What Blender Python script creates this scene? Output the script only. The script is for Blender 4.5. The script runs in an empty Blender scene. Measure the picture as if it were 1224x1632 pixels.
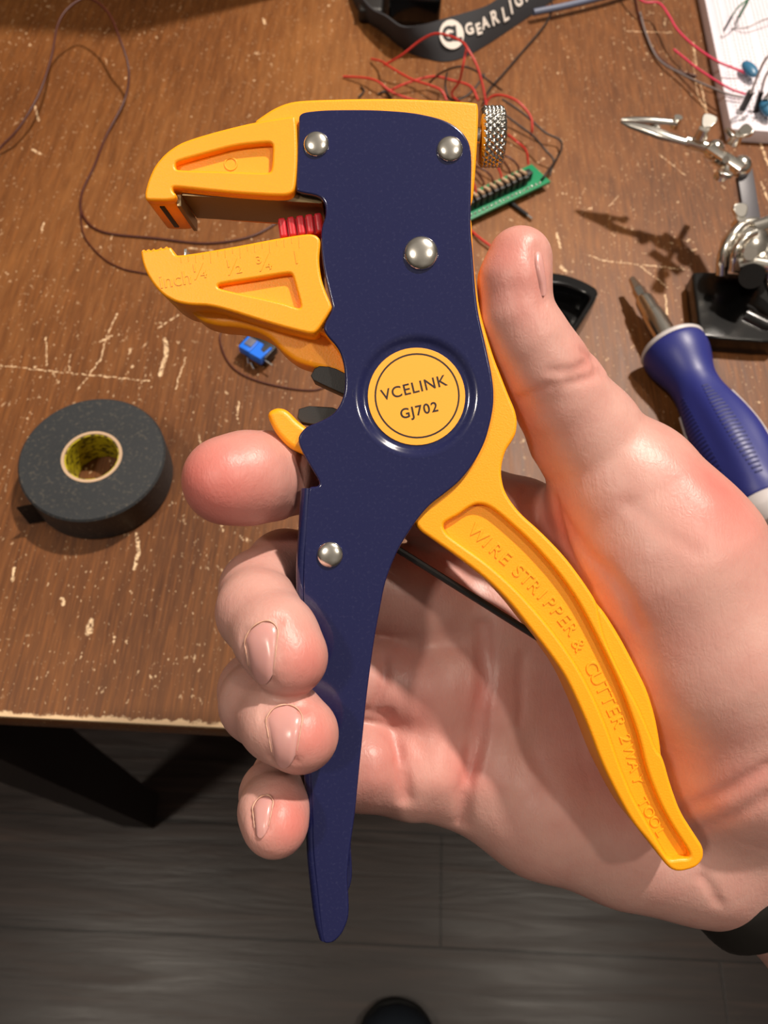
import bpy, bmesh, math, random
import numpy as np
from mathutils import Vector, Matrix
random.seed(7); rng = np.random.default_rng(7)
C = bpy.context.scene.collection
SC = bpy.context.scene
# ------------------------------------------------------------------ camera
F = 1250.0                    # focal length in pixels of the 1224x1632 frame
TZ = 0.75                     # table top height
CAM = Vector((0, 0, TZ + 0.31))
def cam_rot():
    D = np.array([560 - 612, -(1476 - 816), -F]); D /= np.linalg.norm(D)
    v = np.array([0, 0, -1.0]); Y = v - v.dot(D) * D; Y /= np.linalg.norm(Y)
    Z = -D; X = np.cross(Y, Z); M = np.array([X, Y, Z])
    a = -math.radians(1.534); c, s = math.cos(a), math.sin(a)
    return np.array([[c, -s, 0], [s, c, 0], [0, 0, 1]]) @ M
R = cam_rot()
CM = Matrix([list(R[0]) + [0], list(R[1]) + [0], list(R[2]) + [0], [0, 0, 0, 1]])
CM.translation = CAM
cd = bpy.data.cameras.new('camera'); cam = bpy.data.objects.new('camera', cd); C.objects.link(cam)
cam.matrix_world = CM
cd.sensor_fit = 'VERTICAL'; cd.sensor_height = 36; cd.lens = 36 * F / 1632
cd.clip_start = 0.01; cd.clip_end = 30
cd.dof.use_dof = True; cd.dof.focus_distance = 0.167; cd.dof.aperture_fstop = 27
SC.camera = cam
# ------------------------------------------------------------------ light
SC.view_settings.view_transform = 'Standard'; SC.view_settings.look = 'None'
SC.view_settings.exposure = 0.08; SC.view_settings.gamma = 1.0; SC.view_settings.use_curve_mapping = False
w = bpy.data.worlds.new('room_air'); SC.world = w; w.use_nodes = True
bgn = w.node_tree.nodes['Background']; bgn.inputs[1].default_value = 0.85
_N = w.node_tree.nodes; _L = w.node_tree.links
_tc = _N.new('ShaderNodeTexCoord'); _sp = _N.new('ShaderNodeSeparateXYZ'); _L.new(_tc.outputs['Generated'], _sp.inputs[0])
_nz = _N.new('ShaderNodeTexNoise'); _nz.inputs['Scale'].default_value = 1.6; _nz.inputs['Detail'].default_value = 1; _L.new(_tc.outputs['Generated'], _nz.inputs['Vector'])
_ad = _N.new('ShaderNodeMath'); _ad.operation = 'MULTIPLY_ADD'; _ad.inputs[1].default_value = 1.1; _ad.inputs[2].default_value = -0.55; _L.new(_nz.outputs[0], _ad.inputs[0])
_a2 = _N.new('ShaderNodeMath'); _a2.operation = 'ADD'; _L.new(_ad.outputs[0], _a2.inputs[0]); _L.new(_sp.outputs[2], _a2.inputs[1])
_rp = _N.new('ShaderNodeValToRGB'); _L.new(_a2.outputs[0], _rp.inputs[0]); _L.new(_rp.outputs[0], bgn.inputs[0])
for _k, (_p, _c) in enumerate(((0.0, (0.05, 0.04, 0.032, 1)), (0.25, (0.10, 0.085, 0.07, 1)), (0.55, (0.20, 0.17, 0.14, 1)), (0.9, (0.34, 0.30, 0.26, 1)))):
    _e = _rp.color_ramp.elements[_k] if _k < 2 else _rp.color_ramp.elements.new(_p)
    _e.position = _p; _e.color = _c
def lamp(name, loc, size, power, col, target=(0.05, 0.1, 0.85)):
    l = bpy.data.lights.new(name, 'AREA'); l.shape = 'DISK'; l.size = size; l.energy = power; l.color = col
    o = bpy.data.objects.new(name, l); C.objects.link(o); o.location = loc
    o.rotation_euler = (Vector(target) - Vector(loc)).to_track_quat('-Z', 'Y').to_euler()
    return o
lamp('ceiling_lamp', (0.62, 0.95, 2.55), 0.09, 50, (1.0, 0.89, 0.78))
lamp('ceiling_lamp', (-0.75, -0.35, 2.45), 0.16, 9, (1.0, 0.88, 0.74))
lamp('ceiling_lamp', (0.75, -0.15, 2.45), 0.12, 7, (1.0, 0.88, 0.74))

# ------------------------------------------------------------------ projections
def CP(px, py, d):            # camera space point, metres, d = depth along the view axis (m)
    return Vector(((px - 612) / F * d, -(py - 816) / F * d, -d))
def WP(px, py, d): return CM @ CP(px, py, d)
def T(px, py, h=0.0):         # world point seen at the pixel, h above the table top
    r = R @ np.array([px - 612, -(py - 816), -F]); t = (TZ + h - CAM.z) / r[2]
    return Vector(r * t) + Vector(CAM)
# ------------------------------------------------------------------ helpers
def mesh_obj(name, me, mat=None, parent=None, smooth=40):
    o = bpy.data.objects.new(name, me); C.objects.link(o)
    if mat: me.materials.clear(); me.materials.append(mat)
    if parent: o.parent = parent
    if smooth is not None and len(me.polygons):
        me.polygons.foreach_set('use_smooth', [True] * len(me.polygons))
        me.set_sharp_from_angle(angle=math.radians(smooth))
    return o
def bm_obj(name, bm, mat=None, parent=None, smooth=40):
    bmesh.ops.recalc_face_normals(bm, faces=bm.faces)
    me = bpy.data.meshes.new(name); bm.to_mesh(me); bm.free()
    return mesh_obj(name, me, mat, parent, smooth)
def empty(name, M, label=None, cat=None, group=None):
    o = bpy.data.objects.new(name, None); C.objects.link(o); o.empty_display_size = 0.01
    o.matrix_world = M
    if label: tag(o, label, cat, group)
    return o
def tag(o, label, cat, group=None, kind=None):
    if label: o['label'] = label
    if cat: o['category'] = cat
    if group: o['group'] = group
    if kind: o['kind'] = kind
    return o
def frame(o, x, z=Vector((0, 0, 1))):   # matrix with local X along x, local Z near z
    x = x.normalized(); y = z.cross(x).normalized(); z2 = x.cross(y)
    M = Matrix((x, y, z2)).transposed().to_4x4(); M.translation = o; return M
def resample(pts, n=8, closed=False):
    P = [Vector(p) for p in pts]; N = len(P); out = []
    rngN = N if closed else N - 1
    for i in range(rngN):
        p0 = P[(i - 1) % N] if (closed or i > 0) else P[i] * 2 - P[i + 1]
        p1, p2 = P[i], P[(i + 1) % N]
        p3 = P[(i + 2) % N] if (closed or i + 2 < N) else P[i + 1] * 2 - P[i]
        for k in range(n):
            t = k / n; t2, t3 = t * t, t * t * t
            out.append(0.5 * ((2 * p1) + (p2 - p0) * t + (2 * p0 - 5 * p1 + 4 * p2 - p3) * t2 + (3 * p1 - p0 - 3 * p2 + p3) * t3))
    if not closed: out.append(P[-1])
    return out
def add_tube(bm, pts, r, seg=10, cap=True):
    rr = r if isinstance(r, (list, tuple)) else [r] * len(pts)
    rings = []; prev = None
    for i, p in enumerate(pts):
        a = pts[max(i - 1, 0)]; b = pts[min(i + 1, len(pts) - 1)]
        t = (b - a).normalized()
        if prev is None:
            n = t.orthogonal().normalized()
        else:
            n = (prev - t * prev.dot(t))
            n = n.normalized() if n.length > 1e-6 else t.orthogonal().normalized()
        prev = n; m = t.cross(n)
        rings.append([bm.verts.new(p + (n * math.cos(k * 2 * math.pi / seg) + m * math.sin(k * 2 * math.pi / seg)) * rr[i]) for k in range(seg)])
    for a, b in zip(rings, rings[1:]):
        for k in range(seg): bm.faces.new((a[k], a[(k + 1) % seg], b[(k + 1) % seg], b[k]))
    if cap: bm.faces.new(rings[0]); bm.faces.new(rings[-1])
def add_lathe(bm, prof, M=Matrix(), seg=40, closed=False):     # prof [(r,z)]
    rings = []
    for r, z in prof:
        if r < 1e-7: rings.append([bm.verts.new(M @ Vector((0, 0, z)))])
        else: rings.append([bm.verts.new(M @ Vector((r * math.cos(k * 2 * math.pi / seg), r * math.sin(k * 2 * math.pi / seg), z))) for k in range(seg)])
    prs = list(zip(rings, rings[1:]))
    if closed: prs.append((rings[-1], rings[0]))
    for a, b in prs:
        for k in range(seg):
            k2 = (k + 1) % seg
            if len(a) == 1 and len(b) == 1: continue
            if len(a) == 1: bm.faces.new((a[0], b[k2], b[k]))
            elif len(b) == 1: bm.faces.new((a[k], a[k2], b[0]))
            else: bm.faces.new((a[k], a[k2], b[k2], b[k]))
def add_box(bm, lo, hi, M=Matrix(), bev=0.0, seg=2):
    b2 = bmesh.new(); bmesh.ops.create_cube(b2, size=1)
    for v in b2.verts:
        v.co = Vector([(lo[i] + hi[i]) / 2 + v.co[i] * (hi[i] - lo[i]) for i in range(3)])
    if bev > 0: bmesh.ops.bevel(b2, geom=list(b2.edges), offset=bev, segments=seg, affect='EDGES', profile=0.6)
    for v in b2.verts: v.co = M @ v.co
    me = bpy.data.meshes.new('tmp'); b2.to_mesh(me); b2.free(); bm.from_mesh(me); bpy.data.meshes.remove(me)
def eval_to_mesh(o, name):
    dg = bpy.context.evaluated_depsgraph_get(); dg.update()
    me = bpy.data.meshes.new_from_object(o.evaluated_get(dg)); me.name = name
    d = o.data; bpy.data.objects.remove(o); bpy.data.curves.remove(d)
    return me
def chaikin(p, it=2):
    for _ in range(it):
        q = []
        for i in range(len(p)):
            a, b = p[i], p[(i + 1) % len(p)]
            q += [(a[0] * .78 + b[0] * .22, a[1] * .78 + b[1] * .22), (a[0] * .22 + b[0] * .78, a[1] * .22 + b[1] * .78)]
        p = q
    return p
def slab_mesh(outline, z1, z0, bev=0.0003, holes=(), it=2, res=2):
    """flat part: outline (x,y) in metres, front face z1, back face z0"""
    cu = bpy.data.curves.new('tmp', 'CURVE'); cu.dimensions = '2D'; cu.fill_mode = 'BOTH'
    for j, pl in enumerate([outline] + list(holes)):
        p = chaikin(pl, it) if it else pl
        sp = cu.splines.new('POLY'); sp.points.add(len(p) - 1)
        for k, (x, y) in enumerate(p): sp.points[k].co = (x, y, 0, 1)
        sp.use_cyclic_u = True
    th = z1 - z0
    cu.extrude = max(th / 2 - bev, 0); cu.bevel_depth = bev; cu.bevel_resolution = res; cu.offset = -bev
    o = bpy.data.objects.new('tmp', cu); C.objects.link(o)
    me = eval_to_mesh(o, 'slab')
    me.transform(Matrix.Translation((0, 0, (z1 + z0) / 2)))
    return me
def join(name, meshes, mat=None, parent=None, smooth=40):
    bm = bmesh.new()
    for m in meshes: bm.from_mesh(m); bpy.data.meshes.remove(m)
    me = bpy.data.meshes.new(name); bm.to_mesh(me); bm.free()
    return mesh_obj(name, me, mat, parent, smooth)
def text_mesh(s, size, ext=0.0002, bev=0.0, bold=0.0, spacing=1.0):
    cu = bpy.data.curves.new('tmp', 'FONT'); cu.body = s; cu.size = size; cu.extrude = ext; cu.align_x = 'CENTER'; cu.align_y = 'CENTER'
    cu.offset = bold; cu.bevel_depth = bev; cu.space_character = spacing
    o = bpy.data.objects.new('tmp', cu); C.objects.link(o)
    return eval_to_mesh(o, 'text')
# ------------------------------------------------------------------ materials
def new_mat(name):
    m = bpy.data.materials.new(name); m.use_nodes = True
    return m, m.node_tree, m.node_tree.nodes['Principled BSDF']
def srgb(r, g, b):
    f = lambda c: (c / 255 / 12.92) if c <= 10 else ((c / 255 + .055) / 1.055) ** 2.4
    return (f(r), f(g), f(b), 1)
def plain(name, col, rough=0.5, metal=0.0, bump=0.0, bscale=3000, sub=0.0, trans=0.0, coat=0.0, dirt=0.0, dscale=300, dcol=None, spec=0.5):
    m, nt, b = new_mat(name); N = nt.nodes; L = nt.links
    b.inputs['Base Color'].default_value = col; b.inputs['Roughness'].default_value = rough
    b.inputs['Metallic'].default_value = metal; b.inputs['Coat Weight'].default_value = coat
    b.inputs['Specular IOR Level'].default_value = spec
    b.inputs['Transmission Weight'].default_value = trans
    tc = N.new('ShaderNodeTexCoord')
    if sub: b.inputs['Subsurface Weight'].default_value = sub; b.inputs['Subsurface Radius'].default_value = (1, .5, .2); b.inputs['Subsurface Scale'].default_value = 0.0012
    n1 = N.new('ShaderNodeTexNoise'); n1.inputs['Scale'].default_value = bscale; n1.inputs['Detail'].default_value = 3
    L.new(tc.outputs['Object'], n1.inputs['Vector'])
    if bump:
        bp = N.new('ShaderNodeBump'); bp.inputs['Strength'].default_value = bump; bp.inputs['Distance'].default_value = 0.0002
        L.new(n1.outputs[0], bp.inputs['Height']); L.new(bp.outputs[0], b.inputs['Normal'])
    if dirt:
        n2 = N.new('ShaderNodeTexNoise'); n2.inputs['Scale'].default_value = dscale; n2.inputs['Detail'].default_value = 4
        L.new(tc.outputs['Object'], n2.inputs['Vector'])
        rp = N.new('ShaderNodeValToRGB'); rp.color_ramp.elements[0].position = 0.55; rp.color_ramp.elements[1].position = 0.78
        rp.color_ramp.elements[0].color = (0, 0, 0, 1); rp.color_ramp.elements[1].color = (dirt, dirt, dirt, 1)
        mx = N.new('ShaderNodeMix'); mx.data_type = 'RGBA'
        mx.inputs[6].default_value = col; mx.inputs[7].default_value = dcol or (min(col[0] * 2 + .1, 1), min(col[1] * 2 + .1, 1), min(col[2] * 2 + .1, 1), 1)
        L.new(n2.outputs[0], rp.inputs[0]); L.new(rp.outputs[0], mx.inputs[0]); L.new(mx.outputs[2], b.inputs['Base Color'])
    return m
YEL = srgb(252, 162, 14)
MAT = dict(
    yellow=plain('yellow_plastic', YEL, 0.42, bump=0.25, bscale=2600, sub=0.12),
    navy=plain('navy_painted_steel', srgb(24, 28, 70), 0.16, coat=0.6, bump=0.03, bscale=500, dirt=0.10, dscale=1500),
    sticker=plain('yellow_sticker', srgb(252, 168, 48), 0.45, bump=0.05),
    ink=plain('black_print', srgb(30, 16, 12), 0.5),
    steel=plain('polished_steel', (0.80, 0.77, 0.70, 1), 0.2, 1.0, bump=0.04, bscale=800),
    steel_rough=plain('nickel', (0.6, 0.58, 0.54, 1), 0.24, 1.0, bump=0.1, bscale=900),
    blade=plain('oiled_steel', (0.26, 0.19, 0.10, 1), 0.4, 0.8, bump=0.1, bscale=600),
    black=plain('black_plastic', srgb(24, 22, 22), 0.45, bump=0.1),
    blackgloss=plain('glossy_black_plastic', srgb(14, 14, 15), 0.14, bump=0.05, bscale=100),
    base=plain('black_enamel', srgb(9, 9, 9), 0.22, bump=0.2, bscale=150),
    red=plain('red_plastic', srgb(190, 40, 52), 0.35, sub=0.05, bump=0.2, bscale=900),
    tape=plain('black_vinyl_tape', srgb(38, 41, 44), 0.5, bump=0.15, bscale=600, dirt=0.35, dscale=700, dcol=srgb(120, 110, 92)),
    core=plain('tan_core', srgb(190, 160, 130), 0.6),
    red_wire=plain('red_insulation', srgb(196, 52, 44), 0.4),
    pink_wire=plain('pink_insulation', srgb(214, 60, 92), 0.4),
    black_wire=plain('black_insulation', srgb(28, 20, 18), 0.5),
    brown_wire=plain('brown_wire', srgb(70, 26, 14), 0.45),
    grey_wire=plain('grey_insulation', srgb(120, 110, 108), 0.4),
    white_wire=plain('white_insulation', srgb(205, 200, 205), 0.4),
    green_wire=plain('green_insulation', srgb(20, 110, 70), 0.4),
    cable=plain('blue_grey_cable', srgb(92, 100, 122), 0.45),
    pcb=plain('green_circuit_board', srgb(24, 128, 84), 0.35, bump=0.05),
    solder=plain('solder', (0.75, 0.75, 0.72, 1), 0.25, 1.0),
    strap=plain('black_elastic', srgb(42, 42, 46), 0.8, bump=0.5, bscale=1200),
    white_print=plain('white_print', srgb(235, 225, 215), 0.6),
    board=plain('white_breadboard', srgb(222, 214, 222), 0.5, bump=0.03),
    board_line=plain('blue_grey_print', srgb(176, 176, 200), 0.5),
    hole=plain('dark_hole', srgb(90, 84, 90), 0.6),
    teal=plain('blue_component', srgb(48, 104, 138), 0.35),
    blue_pot=plain('bright_blue_plastic', srgb(30, 110, 225), 0.35),
    grey=plain('grey_plastic', srgb(96, 96, 112), 0.5),
    darkgrey=plain('dark_grey_steel', srgb(66, 64, 70), 0.45, 0.1, bump=0.1, bscale=500),
    handle_blue=plain('blue_rubber', srgb(38, 44, 116), 0.42, bump=0.1, bscale=900),
    handle_dark=plain('dark_blue_rubber', srgb(28, 33, 92), 0.5, bump=0.1),
    handle_white=plain('light_grey_plastic', srgb(196, 190, 190), 0.45),
    legwood=plain('dark_stained_wood', srgb(26, 12, 9), 0.6, bump=0.2, bscale=200),
    strapband=plain('black_silicone', srgb(24, 21, 18), 0.55, bump=0.05),
    shoe=plain('navy_canvas', srgb(22, 32, 44), 0.8, bump=0.6, bscale=1500),
    sole=plain('black_rubber', srgb(14, 14, 14), 0.7),
    card=plain('brown_cardboard', srgb(150, 112, 72), 0.8),
)
def nodes_math(N, L, op, a, b=None, clamp=False):
    n = N.new('ShaderNodeMath'); n.operation = op; n.use_clamp = clamp
    for i, v in enumerate((a, b)):
        if v is None: continue
        if isinstance(v, (int, float)): n.inputs[i].default_value = v
        else: L.new(v, n.inputs[i])
    return n.outputs[0]
def nodes_vec(N, L, op, a, b=None):
    n = N.new('ShaderNodeVectorMath'); n.operation = op
    for i, v in enumerate((a, b)):
        if v is None: continue
        if isinstance(v, (tuple, list, Vector)): n.inputs[i].default_value = tuple(v)
        else: L.new(v, n.inputs[i])
    return n
def mixc(N, L, f, a, b):
    m = N.new('ShaderNodeMix'); m.data_type = 'RGBA'
    for i, v in ((0, f), (6, a), (7, b)):
        if isinstance(v, (int, float, tuple)): m.inputs[i].default_value = v
        else: L.new(v, m.inputs[i])
    return m.outputs[2]
def ramp(N, L, src, stops):
    r = N.new('ShaderNodeValToRGB'); e = r.color_ramp.elements
    while len(e) < len(stops): e.new(0.5)
    for k, (p, c) in enumerate(stops): e[k].position = p; e[k].color = c if len(c) == 4 else (*c, 1)
    L.new(src, r.inputs[0]); return r.outputs[0]
def noise(N, L, vec, scale, detail=3, rough=0.5, dist=0.0):
    n = N.new('ShaderNodeTexNoise'); n.inputs['Scale'].default_value = scale; n.inputs['Detail'].default_value = detail
    n.inputs['Roughness'].default_value = rough; n.inputs['Distortion'].default_value = dist
    L.new(vec, n.inputs['Vector']); return n.outputs[0]
def mapping(N, L, vec, scale=(1, 1, 1), loc=(0, 0, 0), rot=(0, 0, 0)):
    m = N.new('ShaderNodeMapping'); m.inputs['Scale'].default_value = scale; m.inputs['Location'].default_value = loc; m.inputs['Rotation'].default_value = rot
    L.new(vec, m.inputs['Vector']); return m.outputs[0]
# scratches in the table varnish, traced from the photograph: (pixels..., width mm)
SCR = [([(187, 500), (169, 537), (160, 573), (142, 598), (124, 621)], .9), ([(0, 582), (55, 589)], .6), ([(55, 589), (238, 607)], .9),
       ([(252, 523), (284, 502)], .9), ([(263, 541), (265, 562), (256, 597)], 2.6), ([(219, 850), (221, 882), (214, 905)], 1.8),
       ([(317, 690), (321, 712)], .9), ([(73, 537), (75, 582)], .9), ([(931, 405), (965, 416), (1099, 430)], .9),
       ([(1020, 424), (1065, 458)], .8), ([(1051, 246), (1092, 279)], .8), ([(1105, 67), (1110, 108)], 1.4), ([(1116, 130), (1126, 178)], 1.2),
       ([(1001, 50), (1071, 52)], .8), ([(1207, 212), (1224, 262)], 1.6), ([(1213, 290), (1226, 322)], 1.3), ([(887, 370), (893, 396)], 1.6),
       ([(894, 425), (903, 434)], 2.4), ([(330, 480), (333, 500)], 1.4), ([(145, 990), (142, 1008)], 3.4), ([(22, 905), (20, 925)], 1.6),
       ([(98, 955), (102, 962)], 2.2), ([(56, 170), (62, 192)], 1.3), ([(50, 238), (66, 246)], 1.6), ([(70, 355), (66, 370)], 1.2),
       ([(1104, 100), (1112, 150), (1136, 200)], .7), ([(970, 330), (985, 312)], .6), ([(380, 640), (378, 668)], .9), ([(296, 570), (280, 620)], .8),
       ([(110, 590), (112, 565)], .6), ([(420, 30), (423, 38)], 2.2), ([(300, 395), (340, 400)], 1.0), ([(178, 535), (158, 545)], 1.2),
       ([(1180, 640), (1184, 690)], 1.2), ([(1095, 520), (1100, 560)], 1.0), ([(1060, 470), (1064, 500)], 1.2)]
def wood_table():
    m, nt, b = new_mat('worn_brown_table_wood'); N = nt.nodes; L = nt.links
    tc = N.new('ShaderNodeTexCoord'); v = tc.outputs['Object']
    big = noise(N, L, mapping(N, L, v, (5, 2.2, 1)), 1.6, 3)
    grain = noise(N, L, mapping(N, L, v, (1.0, 0.10, 1), rot=(0, 0, math.radians(-4))), 260, 5, .62, .4)
    grain2 = noise(N, L, mapping(N, L, v, (1.0, 0.05, 1)), 900, 3, .6)
    # blocks of laminated strips
    br = N.new('ShaderNodeTexBrick'); br.inputs['Scale'].default_value = 1; br.inputs['Mortar Size'].default_value = 0.0
    br.inputs['Brick Width'].default_value = 0.34; br.inputs['Row Height'].default_value = 0.055; br.inputs['Color1'].default_value = (0, 0, 0, 1); br.inputs['Color2'].default_value = (1, 1, 1, 1)
    L.new(mapping(N, L, v, (1, 1, 1), (0.03, 0.02, 0), (0, 0, math.radians(90))), br.inputs['Vector'])
    base = ramp(N, L, nodes_math(N, L, 'ADD', nodes_math(N, L, 'MULTIPLY', big, 0.55), nodes_math(N, L, 'MULTIPLY', grain, 0.45)),
                [(0.30, srgb(74, 42, 19)), (0.5, srgb(106, 65, 32)), (0.70, srgb(140, 92, 48))])
    base = mixc(N, L, nodes_math(N, L, 'MULTIPLY', br.outputs[0], 0.16), base, srgb(78, 38, 20))
    base = mixc(N, L, nodes_math(N, L, 'MULTIPLY', ramp(N, L, grain2, [(0.45, (0, 0, 0)), (0.7, (1, 1, 1))]), 0.34), base, srgb(156, 96, 46))
    sep = N.new('ShaderNodeSeparateXYZ'); L.new(v, sep.inputs[0])
    # scratches
    warp = N.new('ShaderNodeTexNoise'); warp.inputs['Scale'].default_value = 330; warp.inputs['Detail'].default_value = 3; L.new(v, warp.inputs['Vector'])
    wv = nodes_vec(N, L, 'SCALE', nodes_vec(N, L, 'SUBTRACT', warp.outputs['Color'], (.5, .5, .5)).outputs[0]); wv.inputs[3].default_value = 0.0022
    pw = nodes_vec(N, L, 'ADD', v, wv.outputs[0]).outputs[0]
    pw = nodes_vec(N, L, 'MULTIPLY', pw, (1, 1, 0)).outputs[0]
    jag = noise(N, L, v, 700, 2)
    mask = None
    for pl, wd in SCR:
        P = [T(*p) for p in pl]
        for a, c in zip(P, P[1:]):
            a = Vector((a.x, a.y, 0)); d = Vector((c.x, c.y, 0)) - a
            src = pw
            if mask is not None:            # keeps the segments in one chain so the shader stack stays short
                ma = N.new('ShaderNodeVectorMath'); ma.operation = 'MULTIPLY_ADD'; L.new(mask, ma.inputs[0]); ma.inputs[1].default_value = (1e-9,) * 3; L.new(pw, ma.inputs[2]); src = ma.outputs[0]
            rel = nodes_vec(N, L, 'SUBTRACT', src, a).outputs[0]
            t = nodes_math(N, L, 'MULTIPLY', nodes_vec(N, L, 'DOT_PRODUCT', rel, d).outputs[1], 1 / d.length_squared, True)
            sc = nodes_vec(N, L, 'SCALE', tuple(d)); L.new(t, sc.inputs[3])
            ln = nodes_vec(N, L, 'LENGTH', nodes_vec(N, L, 'SUBTRACT', rel, sc.outputs[0]).outputs[0]).outputs[1]
            s = nodes_math(N, L, 'SUBTRACT', 1.0, nodes_math(N, L, 'MULTIPLY', ln, 1 / (wd * 0.00048)), True)
            mask = s if mask is None else nodes_math(N, L, 'MAXIMUM', mask, s)
    mask = nodes_math(N, L, 'MULTIPLY', nodes_math(N, L, 'MULTIPLY', mask, 2.6, True), ramp(N, L, jag, [(0.40, (0.0,) * 3), (0.54, (1, 1, 1))]), True)
    # small nicks all over, in drifts
    nick = ramp(N, L, noise(N, L, mapping(N, L, v, (1, .6, 1)), 470, 2, .55), [(0.67, (0, 0, 0)), (0.72, (1, 1, 1))])
    drift = ramp(N, L, noise(N, L, v, 26, 3, .6), [(0.44, (.12,) * 3), (0.60, (1, 1, 1))])
    nick = nodes_math(N, L, 'MULTIPLY', nick, drift)
    nick2 = ramp(N, L, noise(N, L, mapping(N, L, v, (1, .5, 1), (3, 1, 0)), 900, 1, .5), [(0.70, (0, 0, 0)), (0.76, (.8,) * 3)])
    allm = nodes_math(N, L, 'MAXIMUM', mask, nodes_math(N, L, 'MULTIPLY', nodes_math(N, L, 'MAXIMUM', nick, nick2), .8))
    # chipped front edge
    e = N.new('ShaderNodeMapRange'); e.inputs[1].default_value = 0.0680; e.inputs[2].default_value = 0.0670
    yy = nodes_math(N, L, 'ADD', sep.outputs[1], nodes_math(N, L, 'MULTIPLY', nodes_math(N, L, 'SUBTRACT', noise(N, L, v, 260, 4, .7), .5), .006))
    L.new(yy, e.inputs[0])
    allm = nodes_math(N, L, 'MAXIMUM', allm, nodes_math(N, L, 'MULTIPLY', nodes_math(N, L, 'MULTIPLY', e.outputs[0], nodes_math(N, L, 'GREATER_THAN', sep.outputs[2], TZ - .0016)), .85))
    col = mixc(N, L, allm, base, srgb(226, 194, 154))
    L.new(col, b.inputs['Base Color'])
    b.inputs['Roughness'].default_value = 0.42
    rr = nodes_math(N, L, 'ADD', nodes_math(N, L, 'MULTIPLY', grain, .2), .38); b.inputs['Specular IOR Level'].default_value = 0.3; L.new(rr, b.inputs['Roughness'])
    bp = N.new('ShaderNodeBump'); bp.inputs['Strength'].default_value = 0.25; bp.inputs['Distance'].default_value = 0.0004
    L.new(nodes_math(N, L, 'SUBTRACT', grain, allm), bp.inputs['Height']); L.new(bp.outputs[0], b.inputs['Normal'])
    return m
def wood_floor():
    m, nt, b = new_mat('dark_plank_floor'); N = nt.nodes; L = nt.links
    tc = N.new('ShaderNodeTexCoord'); v = tc.outputs['Object']
    br = N.new('ShaderNodeTexBrick'); br.inputs['Scale'].default_value = 1; br.inputs['Mortar Size'].default_value = 0.0012
    br.inputs['Mortar Smooth'].default_value = .4
    br.inputs['Brick Width'].default_value = 0.9; br.inputs['Row Height'].default_value = 0.125; br.offset = .37
    br.inputs['Color1'].default_value = (0, 0, 0, 1); br.inputs['Color2'].default_value = (1, 1, 1, 1); br.inputs['Mortar'].default_value = (0, 0, 0, 1)
    L.new(mapping(N, L, v, (1, 1, 1), (0.46, 0.018, 0)), br.inputs['Vector'])
    g = noise(N, L, mapping(N, L, v, (0.09, 1, 1)), 42, 5, .62, .6)
    g2 = noise(N, L, mapping(N, L, v, (0.05, 1, 1)), 170, 4, .6)
    base = ramp(N, L, nodes_math(N, L, 'ADD', nodes_math(N, L, 'MULTIPLY', g, .65), nodes_math(N, L, 'MULTIPLY', g2, .35)),
                [(0.34, srgb(31, 21, 18)), (0.52, srgb(47, 34, 29)), (0.70, srgb(74, 56, 48))])
    base = mixc(N, L, nodes_math(N, L, 'MULTIPLY', br.outputs[0], .4), base, srgb(36, 26, 23))
    base = mixc(N, L, br.outputs[1], base, srgb(14, 10, 9))
    L.new(base, b.inputs['Base Color'])
    L.new(nodes_math(N, L, 'ADD', nodes_math(N, L, 'MULTIPLY', g, .35), .20), b.inputs['Roughness'])
    bp = N.new('ShaderNodeBump'); bp.inputs['Strength'].default_value = 0.35; bp.inputs['Distance'].default_value = 0.002
    L.new(nodes_math(N, L, 'SUBTRACT', g, br.outputs[1]), bp.inputs['Height']); L.new(bp.outputs[0], b.inputs['Normal'])
    return m
def skin_mat():
    m, nt, b = new_mat('skin'); N = nt.nodes; L = nt.links
    tc = N.new('ShaderNodeTexCoord'); v = tc.outputs['Object']
    at = N.new('ShaderNodeAttribute'); at.attribute_name = 'flush'
    n1 = noise(N, L, v, 110, 4, .6)
    blot = ramp(N, L, n1, [(0.35, (0, 0, 0)), (0.66, (1, 1, 1))])
    base = mixc(N, L, nodes_math(N, L, 'MULTIPLY', blot, .4), srgb(199, 154, 143), srgb(184, 126, 117))
    base = mixc(N, L, at.outputs['Fac'], base, srgb(200, 94, 86))
    L.new(base, b.inputs['Base Color'])
    b.inputs['Roughness'].default_value = 0.42; b.inputs['Specular IOR Level'].default_value = 0.45
    b.inputs['Subsurface Weight'].default_value = 0.22; b.inputs['Subsurface Radius'].default_value = (1.0, .42, .28); b.inputs['Subsurface Scale'].default_value = 0.0022
    vo = N.new('ShaderNodeTexVoronoi'); vo.feature = 'DISTANCE_TO_EDGE'; vo.inputs['Scale'].default_value = 1100; vo.inputs['Randomness'].default_value = 1
    dn = N.new('ShaderNodeTexNoise'); dn.inputs['Scale'].default_value = 200; L.new(v, dn.inputs['Vector'])
    dv = nodes_vec(N, L, 'SCALE', dn.outputs['Color']); dv.inputs[3].default_value = 0.004
    L.new(nodes_vec(N, L, 'ADD', mapping(N, L, v, (1, .55, 1), rot=(0, 0, .5)), dv.outputs[0]).outputs[0], vo.inputs['Vector'])
    lines = noise(N, L, mapping(N, L, v, (1, .22, 1), rot=(0, 0, .9)), 700, 4, .65, .8)
    hsum = nodes_math(N, L, 'ADD', nodes_math(N, L, 'MULTIPLY', vo.outputs[0], 0.35), nodes_math(N, L, 'MULTIPLY', lines, .75))
    hsum = nodes_math(N, L, 'ADD', hsum, nodes_math(N, L, 'MULTIPLY', n1, 1.4))
    bp = N.new('ShaderNodeBump'); bp.inputs['Strength'].default_value = 0.28; bp.inputs['Distance'].default_value = 0.0005
    L.new(hsum, bp.inputs['Height']); L.new(bp.outputs[0], b.inputs['Normal'])
    return m
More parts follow.
